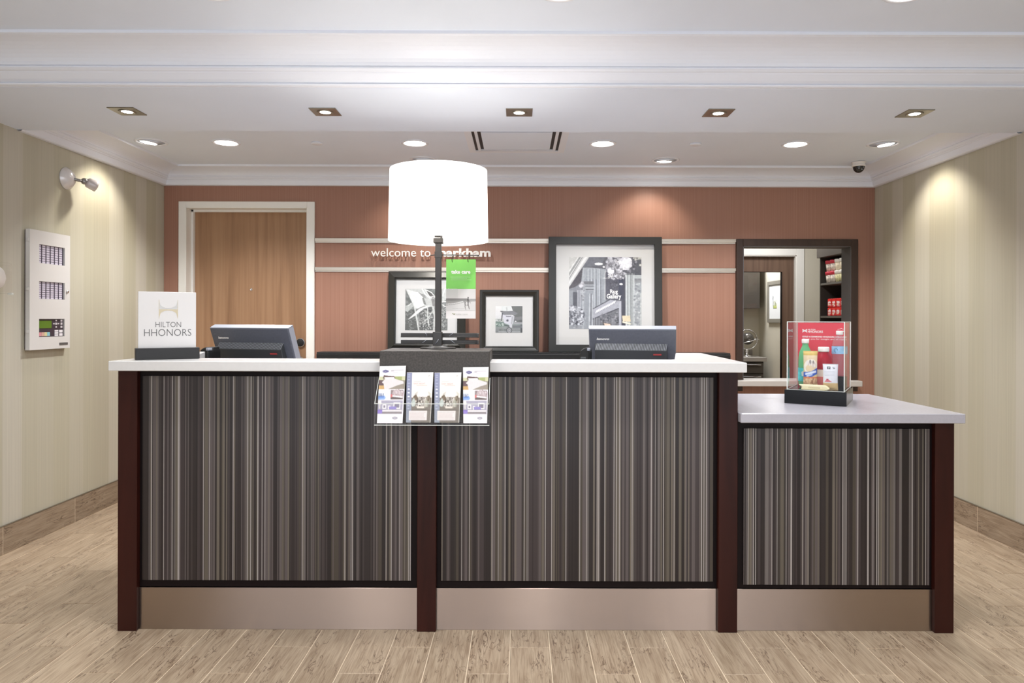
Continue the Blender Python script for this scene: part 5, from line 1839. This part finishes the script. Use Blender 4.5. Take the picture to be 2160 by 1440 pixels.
def art_pouch():
    a = Art(44, 80, (226, 228, 236), 33)
    a.rect(0, 0.72, 1, 1, (214, 186, 134)); a.rect(0, 0.0, 1, 0.05, (206, 208, 212))
    a.rect(0.28, 0.10, 0.50, 0.20, (70, 78, 84)); a.rect(0.34, 0.125, 0.46, 0.15, (206, 210, 214)); a.rect(0.34, 0.17, 0.42, 0.185, (206, 210, 214)); a.rect(0.62, 0.11, 0.76, 0.13, (110, 116, 120)); a.rect(0.66, 0.15, 0.80, 0.18, (110, 116, 120))
    for y in (0.29, 0.34, 0.39, 0.44):
        a.line((0.12, y), (0.78, y), 0.012, (190, 194, 206))
    a.poly([(0.1, 0.68), (0.28, 0.56), (0.62, 0.68)], (206, 120, 128)); a.ell(0.3, 0.58, 0.08, 0.02, (184, 70, 84))
    a.noise(20, 3)
    return a


v = 0.066
u = case_uv(1752, v)
t = inside('snack_pouch', 'white printed snack pouch with a tan lower band in the display case', 'snack bag', u, v, rot=0.10)
bag(t, 0.062, 0.114, 0.022, mat('pouch_foil', (226, 226, 232), 0.4), art_pouch())


def art_bar():
    a = Art(70, 16, (240, 230, 186), 35)
    a.rect(0, 0, 1, 0.25, (246, 240, 206)); a.rect(0, 0.8, 1, 1, (224, 210, 160))
    for k in range(12):
        a.rect(0.27 + k * 0.043, 0.38, 0.298 + k * 0.043, 0.68, (206, 190, 146))
    a.noise(24, 4)
    return a


v = 0.033
u = case_uv(1718, v)
t = inside('snack_bar', 'cream wrapped snack bar lying at the front of the display case', 'snack bar', u, v, rot=-0.05)
Lb, Hb, Wb = 0.128, 0.024, 0.022
b = B().prism([(-Lb / 2, Hb * 0.95), (-Lb / 2 + 0.014, Hb * 0.5), (-Lb / 2 + 0.010, 0.0), (Lb / 2 - 0.010, 0.0), (Lb / 2, Hb * 0.35), (Lb / 2 - 0.016, Hb * 0.95)], 'xz', -Wb / 2, Wb / 2, bev=0.003)
part('wrapper', b, mat('cream_wrapper', (240, 230, 186), 0.4), t, world=False)
sheet('print', art_bar(), (-Lb / 2 + 0.018, -Wb / 2 - 0.0008, Hb * 0.92), (Lb / 2 - 0.018, -Wb / 2 - 0.0008, Hb * 0.92), (-Lb / 2 + 0.018, -Wb / 2 - 0.0008, 0.001), t, world=False)

# ================================================================== LEFT WALL DEVICES
def wall_pt(px, py, off=0.0):
    """point on the left wall (or OFF in front of it) that shows at a pixel"""
    D = (XL + off) * F / (px - CX)
    return Vector((XL + off, CAM.y + D, Z(py, D)))


# fire alarm annunciator: dark back box, white door with windows
FO = 0.030
pA, pB = wall_pt(62.5, 482, FO), wall_pt(147.5, 494, FO)
y0, y1 = pA.y, pB.y
z1_, z0_ = 1.722, Z(741.5, pA.y - CAM.y)
ap = thing('fire_annunciator', 'white fire alarm panel with three windows on the left wall', 'alarm panel', (XL, (y0 + y1) / 2, z0_))
part('back_box', B().box(XL, XL + 0.012, y0 + 0.004, y1 - 0.004, z0_ + 0.004, z1_ - 0.004), mat('dark_back_box', (58, 34, 48), 0.5), ap)
hgt = z1_ - z0_
zz_ = lambda s: z1_ - s * hgt          # s measured down from the top of the door
yy_ = lambda s: y0 + s * (y1 - y0)
wins = [(0.22, 0.86, 0.115, 0.272), (0.22, 0.86, 0.425, 0.572), (0.22, 0.86, 0.742, 0.895)]
dr = B()
ys0, ys1 = yy_(wins[0][0]), yy_(wins[0][1])
dr.box(XL + 0.012, XL + FO, y0, ys0, z0_, z1_)
dr.box(XL + 0.012, XL + FO, ys1, y1, z0_, z1_)
zs = [z1_]
for w in wins:
    zs += [zz_(w[2]), zz_(w[3])]
zs.append(z0_)
for a, b_ in ((0, 1), (2, 3), (4, 5), (6, 7)):
    dr.box(XL + 0.012, XL + FO, ys0, ys1, zs[b_], zs[a])
dr.box(XL + 0.006, XL + 0.012, y0, y0 + 0.012, z0_, z1_)
bmesh.ops.remove_doubles(dr.bm, verts=dr.bm.verts[:], dist=1e-5)
door = part('door', dr, M['white_enamel'], ap)
for s in (0.075, 0.83, 0.48):
    part('hinge', B().box(XL + 0.010, XL + 0.026, y0 - 0.006, y0 + 0.004, zz_(s + 0.03), zz_(s), 0.002), M['white_enamel'], ap)
for w in wins[:2]:
    wn = part('zone_window', B().box(XL + 0.018, XL + 0.020, ys0, ys1, zz_(w[3]), zz_(w[2])), mat('dark_strip', (66, 58, 76), 0.4), ap)
    st = B()
    for c in range(6):
        ya_ = ys0 + (ys1 - ys0) * (c / 6.0 * 0.985 + 0.005); yb_ = ya_ + (ys1 - ys0) * 0.118
        for r in range(8):
            za_ = zz_(w[3]) + (zz_(w[2]) - zz_(w[3])) * (r / 8.0 + 0.012); zb2 = za_ + (zz_(w[2]) - zz_(w[3])) * 0.098
            st.box(XL + 0.020, XL + 0.0215, ya_, yb_, za_, zb2)
    part('zone_label', st, mat('lilac_label', (206, 200, 214), 0.4) if 'lil' not in M else M['lil'], wn, kind='stuff')
w = wins[2]
kp = part('control_panel', B().box(XL + 0.018, XL + 0.022, ys0, ys1, zz_(w[3]), zz_(w[2])), mat('dark_keypad', (62, 52, 62), 0.4), ap)
ky = lambda s: ys0 + s * (ys1 - ys0)
kz = lambda s: zz_(w[2]) - s * (zz_(w[2]) - zz_(w[3]))
part('display', B().box(XL + 0.022, XL + 0.0235, ky(0.02), ky(0.52), kz(0.52), kz(0.10)), mat('green_lcd', (88, 122, 34), 0.3), kp)
keys = B()
for cy_, cz_, s in ((0.70, 0.09, 0.05), (0.70, 0.27, 0.07), (0.61, 0.27, 0.05), (0.79, 0.27, 0.05), (0.70, 0.46, 0.05)):
    keys.box(XL + 0.022, XL + 0.0245, ky(cy_ - s * 0.5), ky(cy_ + s * 0.5), kz(cz_ + s * 0.8), kz(cz_ - s * 0.8))
for cz_ in (0.09, 0.27, 0.46):
    keys.box(XL + 0.022, XL + 0.0245, ky(0.875), ky(0.945), kz(cz_ + 0.06), kz(cz_ - 0.06))
part('arrow_key', keys, mat('pale_key', (206, 200, 204), 0.4), kp)
for r in range(3):
    part('key', B().box(XL + 0.022, XL + 0.0245, ky(0.64), ky(0.78), kz(0.73 + r * 0.12), kz(0.63 + r * 0.12)), mat('key_white', (226, 222, 226), 0.4), kp)
for r in range(2):
    part('key', B().box(XL + 0.022, XL + 0.0245, ky(0.82), ky(0.955), kz(0.78 + r * 0.19), kz(0.63 + r * 0.19)), mat('key_white', (226, 222, 226), 0.4), kp)
for k, c in enumerate(((206, 140, 150), (206, 166, 150), (214, 206, 160), (140, 196, 206))):
    part('indicator_label', B().box(XL + 0.022, XL + 0.0235, ky(0.03 + k * 0.108), ky(0.132 + k * 0.108), kz(0.95), kz(0.74)), mat('indicator_colour', c, 0.4), kp)
part('lock', B().lathe([(0.008, 0), (0.008, 0.006), (0.006, 0.008), (0.0005, 0.008)], (0, 0, 0), 16, axis='X').xf(Matrix.Translation((XL + FO, yy_(0.925), zz_(0.50)))), M['chrome'], ap)
part('name_plate', B().box(XL + FO, XL + FO + 0.0015, yy_(0.72), yy_(0.94), zz_(0.972), zz_(0.950)), mat('grey_plate', (92, 90, 88), 0.4), ap)

# emergency light with one swivelling head
pe = wall_pt(139, 379, 0.0)
el = thing('emergency_light', 'silver grey emergency lamp with one tilted head, high on the left wall', 'emergency light', pe)
part('wall_plate', B().lathe([(0.0, 0.0), (0.066, 0.0), (0.066, 0.006), (0.045, 0.030), (0.030, 0.040), (0.0005, 0.044)], (0, 0, 0), 36, axis='X', cap=False), mat('satin_silver', (226, 223, 224), 0.22, 0.2), el, world=False)
hm = mat('lamp_head_silver', (206, 198, 198), 0.3, 0.2)
for k, (dy, dz, dirn) in enumerate(((0.072, -0.005, Vector((0.60, 0.72, -0.34))),)):
    arm_ = B().tube([(0.03, 0, 0), (0.055, dy * 0.45, dz), (0.068, dy * 0.8, dz)], 0.009, 10)
    arm_.sphere((0.070, dy * 0.85, dz), 0.020, seg=14)
    part('swivel', arm_, M['dark_nickel'] if False else mat('swivel_grey', (150, 148, 146), 0.25, 0.6), el, world=False)
    q = dirn.normalized().to_track_quat('Z', 'Y').to_matrix().to_4x4()
    hd = B().lathe([(0.016, 0.0), (0.030, 0.012), (0.033, 0.05), (0.034, 0.062), (0.031, 0.063), (0.028, 0.058)], (0, 0, 0), 28, cap=True).xf(Matrix.Translation((0.074, dy * 0.95, dz)) @ q)
    h_ = part('lamp_head', hd, hm, el, world=False)
    part('lens', B().lathe([(0.029, 0.0615), (0.015, 0.066), (0.0005, 0.067)], (0, 0, 0), 24).xf(Matrix.Translation((0.074, dy * 0.95, dz)) @ q), mat('clear_lens', (240, 236, 230), 0.1), h_, world=False)

# round white call point under a clear cover, cut by the left edge of the picture
pp = wall_pt(-23, 588, 0.0)
cp = thing('alarm_call_point', 'round white wall device under a clear cover, cut by the left edge', 'alarm', pp)
part('body', B().lathe([(0.0, 0.0), (0.062, 0.0), (0.062, 0.03), (0.055, 0.045), (0.0005, 0.048)], (0, 0, 0), 32, axis='X', cap=False), M['white_plastic'], cp, world=False)
part('clear_cover', B().box(0, 0.062, -0.085, 0.085, -0.080, 0.080, 0.012, seg=3), M['acrylic'], cp, world=False)
part('cover_clip', B().box(0.0, 0.02, 0.078, 0.094, -0.008, 0.008, 0.002).box(0.04, 0.064, 0.072, 0.086, -0.086, -0.076, 0.002), M['acrylic_edge'], cp, world=False)

# ================================================================== ROOMS BEHIND THE PASS-THROUGH
M['room_wall'] = mat('beige_wall_paint', (206, 200, 184), 0.6, noise=0.01, nscale=4)
M['dark_cab'] = mat('dark_grey_cabinet', (74, 68, 62), 0.45, noise=0.03, nscale=8)
M['shelf_dark'] = mat('dark_shelf_laminate', (64, 60, 56), 0.5)
M['lam_grey'] = mat('grey_worktop_laminate', (158, 152, 146), 0.4)
YD = 9.0 + CAM.y                    # the wall with the inner door
XS = 4.35                            # right wall of the store room
rdx0, rdx1, rdz = 2.60, X(1679, 9.0), Z(537, 9.0)
s_ = B()
s_.box(0.6, rdx0, YD, YD + 0.12, 0, 2.6)
s_.box(rdx1, XS + 0.1, YD, YD + 0.12, 0, 2.6)
s_.box(rdx0, rdx1, YD, YD + 0.12, rdz, 2.6)
struct('wall_store_back', s_, M['room_wall'])
struct('wall_store_left', B().box(0.5, 0.6, YB + WT, YD + 0.12, 0, 2.6), M['room_wall'])
struct('wall_store_right', B().box(XS, XS + 0.1, YB + WT, YD, 0, 2.6), M['room_wall'])
struct('wall_store_front', B().box(XR + 0.1, XS, YB, YB + WT, 0, 2.6), M['room_wall'])
struct('ceiling_store', B().box(0.5, XS + 0.1, YB + WT, YD + 0.12, 2.6, 2.7), M['ceiling'])
d2 = thing('door_2', 'brown inner door with a tall glass pane, seen through the pass-through', 'door', ((rdx0 + rdx1) / 2, YD, 0))
d2['kind'] = 'structure'
xo = X(1697, 8.97)
zo = Z(519.5, 8.97)
c = B().box(rdx1, xo, YD - 0.02, YD, 0, zo, 0.003).box(rdx0 - 0.10, rdx0, YD - 0.02, YD, 0, zo, 0.003).box(rdx0, rdx1, YD - 0.02, YD, rdz, zo, 0.003)
c.box(rdx1 - 0.012, rdx1, YD - 0.012, YD + 0.12, 0, rdz).box(rdx0, rdx0 + 0.012, YD - 0.012, YD + 0.12, 0, rdz).box(rdx0, rdx1, YD - 0.012, YD + 0.12, rdz - 0.012, rdz)
part('casing', c, M['frame_paint'], d2)
DLf = 9.045
lx0_, lx1_ = 2.73, X(1649.5, DLf)
lz1_, lz0_ = Z(571.5, DLf), 0.30
lf = B()
ylf = CAM.y + DLf
lf.box(rdx0 + 0.012, lx0_, ylf, ylf + 0.045, 0.01, rdz - 0.014).box(lx1_, rdx1 - 0.012, ylf, ylf + 0.045, 0.01, rdz - 0.014)
lf.box(lx0_, lx1_, ylf, ylf + 0.045, lz1_, rdz - 0.014).box(lx0_, lx1_, ylf, ylf + 0.045, 0.01, lz0_)
part('leaf', lf, M['darkdoor'], d2)
bd = B().box(lx1_ - 0.005, lx1_, ylf - 0.004, ylf + 0.05, lz0_, lz1_).box(lx0_, lx0_ + 0.010, ylf - 0.004, ylf + 0.05, lz0_, lz1_).box(lx0_, lx1_, ylf - 0.004, ylf + 0.05, lz1_ - 0.004, lz1_)
part('glazing_bead', bd, M['blackwood'], d2)
part('pane', B().box(lx0_, lx1_, ylf + 0.020, ylf + 0.025, lz0_, lz1_), M['glass'], d2)

# office beyond the inner door
YO = 10.35 + CAM.y
XO = 3.49
struct('wall_office_back', B().box(1.0, XO + 0.1, YO, YO + 0.1, 0, 2.6), M['room_wall'])
struct('wall_office_right', B().box(XO, XO + 0.1, YD + 0.12, YO, 0, 2.6), M['room_wall'])
struct('wall_office_left', B().box(0.9, 1.0, YD + 0.12, YO, 0, 2.6), M['room_wall'])
struct('ceiling_office', B().box(0.9, XO + 0.1, YD + 0.12, YO + 0.1, 2.6, 2.7), M['ceiling'])
Dc = 10.02
ucx1 = X(1603, Dc)
uc = thing('wall_cabinet', 'dark grey wall cabinet seen through the inner door pane', 'cabinet', (ucx1 - 0.6, YO, Z(649, Dc)))
part('body', B().box(ucx1 - 1.2, ucx1, CAM.y + Dc + 0.02, YO, Z(649, Dc), 2.15, 0.002), M['dark_cab'], uc)
for k in range(2):
    part('door', B().box(ucx1 - 0.6 * (k + 1) + 0.002, ucx1 - 0.6 * k - 0.002, CAM.y + Dc, CAM.y + Dc + 0.019, Z(649, Dc), 2.15, 0.002), M['dark_cab'], uc)
Dk = 9.73
kx1 = X(1618, Dk)
kz1, kz0 = Z(752.5, Dk), Z(761, Dk)
bc = thing('drawer_cabinet', 'dark drawer cabinet with silver bar handles under the grey worktop', 'cabinet', (kx1 - 0.5, YO, 0))
part('body', B().box(kx1 - 1.3, kx1 - 0.03, CAM.y + Dk + 0.05, YO - 0.004, 0.08, kz0 - 0.001, 0.002), M['dark_cab'], bc)
for k, (pa, pb) in enumerate(((763, 786), (788, 811), (813, 836))):
    za, zb_ = Z(pa, Dk + 0.02), Z(pb, Dk + 0.02)
    f_ = part('drawer', B().box(kx1 - 0.62, kx1 - 0.045, CAM.y + Dk + 0.025, CAM.y + Dk + 0.048, zb_, za, 0.002), M['dark_cab'], bc)
    part('handle', B().box(X(1568, Dk), X(1606, Dk), CAM.y + Dk - 0.005, CAM.y + Dk + 0.025, za - 0.038, za - 0.025, 0.002), M['chrome'], f_)
o = part('office_worktop', B().box(kx1 - 1.35, kx1, CAM.y + Dk, YO, kz0, kz1, 0.003).box(kx1 - 1.35, kx1, YO - 0.02, YO, kz1, kz1 + 0.08, 0.001), M['lam_grey'])
tag(o, 'grey worktop carrying the silver globe in the far office', 'worktop')
# desk globe
gx, gy = X(1577, 9.98), CAM.y + 9.98
gl = thing('desk_globe', 'dark desk globe in silver rings on the far office worktop', 'globe', (gx, gy, kz1 + 0.001))
gc = Vector((gx, gy, Z(712.5, 9.98)))
part('globe', B().sphere(gc, 0.086, seg=28), mat('dark_globe', (92, 88, 84), 0.2, 0.5, noise=0.3, nscale=14), gl)
rg = B()
for tilt_, rr in ((0.15, 0.135),):
    rg.tube([(gc.x + rr * math.cos(a * PI / 18), gc.y + 0.01 * math.sin(a * PI / 18), gc.z - 0.012 + rr * math.sin(a * PI / 18)) for a in range(36)], 0.008, 8, closed=True)
rg.tube([(gc.x + 0.115 * math.cos(a * PI / 18), gc.y + 0.115 * math.sin(a * PI / 18), gc.z - 0.035 + 0.03 * math.cos(a * PI / 18)) for a in range(36)], 0.007, 8, closed=True)
rg.tube([(gc.x + 0.08, gc.y, gc.z - 0.01), (gc.x + 0.17, gc.y, gc.z - 0.01)], 0.005, 6)
part('ring', rg, M['chrome'], gl)
part('stand', B().lathe([(0.075, 0.0), (0.07, 0.012), (0.03, 0.026), (0.016, 0.04), (0.014, 0.06), (0.022, 0.075), (0.014, gc.z - 0.14 - kz1)], (gc.x - 0.01, gc.y, kz1 + 0.001), 28), M['chrome'], gl)
# framed print on the office side wall
yq1, yq0 = CAM.y + 9.93, CAM.y + 9.33
zq1, zq0 = 1.765, 1.195
op = thing('office_picture', 'grey framed print with a small green plant drawing in the far office', 'picture', (XO, (yq0 + yq1) / 2, zq0))
fb = B()
fw_ = 0.055
fb.box(XO - 0.03, XO, yq0, yq0 + fw_, zq0, zq1, 0.003).box(XO - 0.03, XO, yq1 - fw_, yq1, zq0, zq1, 0.003)
fb.box(XO - 0.03, XO, yq0 + fw_, yq1 - fw_, zq0, zq0 + fw_, 0.003).box(XO - 0.03, XO, yq0 + fw_, yq1 - fw_, zq1 - fw_, zq1, 0.003)
part('frame', fb, mat('pewter_frame', (150, 146, 136), 0.35, 0.2), op)


def art_plant():
    a = Art(40, 40, (240, 242, 244), 41)
    a.rect(0.30, 0.66, 0.58, 0.70, (120, 126, 80)); a.rect(0.32, 0.60, 0.56, 0.68, (196, 206, 120)); a.line((0.30, 0.35), (0.31, 0.68), 0.03, (140, 146, 150)); a.line((0.30, 0.35), (0.29, 0.42), 0.05, (110, 116, 120))
    a.dots(0.46, 0.54, 0.10, 0.10, 16, 0.02, (160, 170, 120), (220, 224, 200)); a.line((0.46, 0.50), (0.46, 0.62), 0.02, (110, 120, 90))
    return a


part('mat_board', B().box(XO - 0.014, XO - 0.004, yq0 + fw_, yq1 - fw_, zq0 + fw_, zq1 - fw_), M['matboard'], op)
sheet('print', art_plant(), (XO - 0.0148, yq1 - fw_, zq1 - fw_), (XO - 0.0148, yq0 + fw_, zq1 - fw_), (XO - 0.0148, yq1 - fw_, zq0 + fw_), op)

# snack shelves along the right wall of the store room
xv, xsf = X(1724, 8.0), X(1730.5, 8.0)      # front of the valance and of the shelves
ysa, ysb = CAM.y + 6.95, CAM.y + 8.02
su = thing('snack_shelf', 'dark snack shelf unit seen through the pass-through opening', 'shelf', ((xsf + XS) / 2, (ysa + ysb) / 2, 0))
part('side_panel', B().box(xsf, 4.05, ysb - 0.02, ysb, 0, 2.13, 0.001), M['shelf_dark'], su)
part('side_panel', B().box(xsf, 4.05, ysa, ysa + 0.02, 0, 2.13, 0.001), M['shelf_dark'], su)
part('back_panel', B().box(4.03, 4.05, ysa + 0.02, ysb - 0.02, 0, 2.13), M['shelf_dark'], su)
part('valance', B().box(xv, xsf + 0.30, ysa - 0.002, ysb + 0.002, 1.93, 2.135, 0.003), M['dark_cab'], su)
shelf_z = [1.645, 1.280, 0.92, 0.5, 0.1]
for z in shelf_z:
    part('shelf_board', B().box(xsf + 0.002, 4.03, ysa + 0.02, ysb - 0.02, z - 0.022, z, 0.001), mat('shelf_board_grey', (96, 92, 86), 0.5) if z > 1.2 else M['shelf_dark'], su)


def cup(label, y, z, body, lid):
    t = thing('noodle_cup', label, 'snack cup', (xsf + 0.07, y, z + 0.001), group='snack cups on the upper shelf')
    part('cup', B().lathe([(0.040, 0.0), (0.052, 0.098)], (0, 0, 0), 20), body, t, world=False)
    part('lid', B().lathe([(0.054, 0.085), (0.0555, 0.118), (0.053, 0.124), (0.0005, 0.124)], (0, 0, 0), 20), lid, t, world=False)


cup_w = mat('speckled_cup', (198, 188, 176), 0.45, noise=0.25, nscale=45)
cup_y = mat('cream_cup', (226, 212, 166), 0.45, noise=0.18, nscale=50)
cup_t = mat('tan_cup', (232, 216, 190), 0.45, noise=0.12, nscale=40)
lid_r = mat('red_lid', (206, 58, 76), 0.4)
lid_w = mat('white_lid', (240, 236, 228), 0.4)
pos = ['farthest', 'second', 'third', 'nearest']
for r in range(2):
    for k in range(4):
        D_ = 7.90 - k * 0.115
        lidm = lid_r if k < 2 else lid_w
        bodym = cup_w if k < 2 else (cup_y if r == 0 else cup_t)
        cup('%s %s cup of the %s row on the snack shelf' % ('red lidded' if k < 2 else 'white lidded', {0: 'end', 1: 'inner', 2: 'inner', 3: 'near'}[k], 'upper' if r else 'lower'), CAM.y + D_, shelf_z[0] + r * 0.1245, bodym, lidm)


def art_pack(seed):
    a = Art(14, 14, (212, 52, 46), seed)
    a.rect(0, 0, 1, 0.28, (226, 50, 44)); a.dots(0.5, 0.62, 0.4, 0.3, 12, 0.14, (250, 240, 230), (190, 40, 60)); a.rect(0.1, 0.36, 0.8, 0.5, (246, 236, 236)); a.rect(0.15, 0.62, 0.6, 0.78, (226, 206, 180))
    return a


packm = mat('red_snack_foil', (216, 46, 42), 0.35, noise=0.1, nscale=30)
for r in range(2):
    for k in range(4):
        D_ = 7.82 - k * 0.105
        t = thing('snack_packet', 'red snack packet, %s of four in the %s row on the second shelf' % (['farthest', 'second farthest', 'second nearest', 'nearest'][k], 'upper' if r else 'lower'), 'snack packet', (xsf + 0.06, CAM.y + D_, shelf_z[1] + 0.001 + r * 0.095), group='red snack packets', rotz=-PI / 2)
        part('packet', B().box(-0.050, 0.050, -0.035, 0.035, 0, 0.094, 0.008), packm, t, world=False)
        sheet('print', art_pack(50 + k + 7 * r), (-0.046, -0.0356, 0.090), (0.046, -0.0356, 0.090), (-0.046, -0.0356, 0.004), t, world=False)

# unseen ceiling panels added to light the back rooms
for (x, y, z, wh) in ((2.3, 4.2, 2.6, 'in the store room near the pass-through'), (3.0, 5.4, 2.6, 'in the store room near the inner door'), (2.9, 7.0, 2.6, 'in the far office')):
    t = thing('added_panel_light', 'unseen square light panel added ' + wh, 'ceiling light', (x, y, z), group='added back room fill lights')
    part('frame', ring_strip(B(), 0.27, 0.30, -0.02, 0.0), M['trim'], t, world=False)
    part('diffuser', B().box(-0.27, 0.27, -0.27, 0.27, -0.012, -0.002), M['lens'] if False else mat('panel_diffuser', (255, 252, 246), 0.5, emit=(255, 250, 242), estr=2.0), t, world=False)
    lamp_light('AREA', 'fill_glow', (x, y, z - 0.03), W_BACK * (2.4 if y > 6.3 else 1.0), t, target=(x, y, 0), size=0.5)

# ------------------------------------------------------------------ labels of the setting
SET = {
    'floor': ('wood look plank tiles with pale cream joints covering the lobby floor', 'floor'),
    'wall_left': ('olive beige wall at the left, carrying the white alarm panel', 'wall'),
    'wall_right': ('olive beige banded wall at the right with one light scallop', 'wall'),
    'wall_back': ('terracotta papered wall behind the reception counter', 'wall'),
    'ceiling': ('white ceiling with round recessed lights', 'ceiling'),
    'beam': ('white ceiling beam with five square downlights', 'beam'),
    'trim_1': ('white cove moulding round the ceiling behind the beam', 'moulding'),
    'trim_2': ('white stepped crown moulding along the front of the beam', 'moulding'),
    'baseboard_left': ('wood look tile skirting along the left wall', 'baseboard'),
    'baseboard_right': ('wood look tile skirting along the right wall', 'baseboard'),
    'wall_store_back': ('beige wall round the inner door, seen through the pass-through', 'wall'),
    'wall_store_left': ('beige store room wall hidden at the left of the pass-through', 'wall'),
    'wall_store_right': ('beige store room wall behind the snack shelves', 'wall'),
    'wall_store_front': ('beige store room wall beside the pass-through, seen from inside', 'wall'),
    'ceiling_store': ('white ceiling of the store room', 'ceiling'),
    'wall_office_back': ('beige far office wall behind the globe', 'wall'),
    'wall_office_right': ('beige far office wall carrying the grey framed print', 'wall'),
    'wall_office_left': ('beige far office wall out of sight at the left', 'wall'),
    'ceiling_office': ('white ceiling of the far office', 'ceiling'),
}
for n_, (l_, c_) in SET.items():
    o = bpy.data.objects.get(n_)
    if o is not None:
        o['label'] = l_
        o['category'] = c_
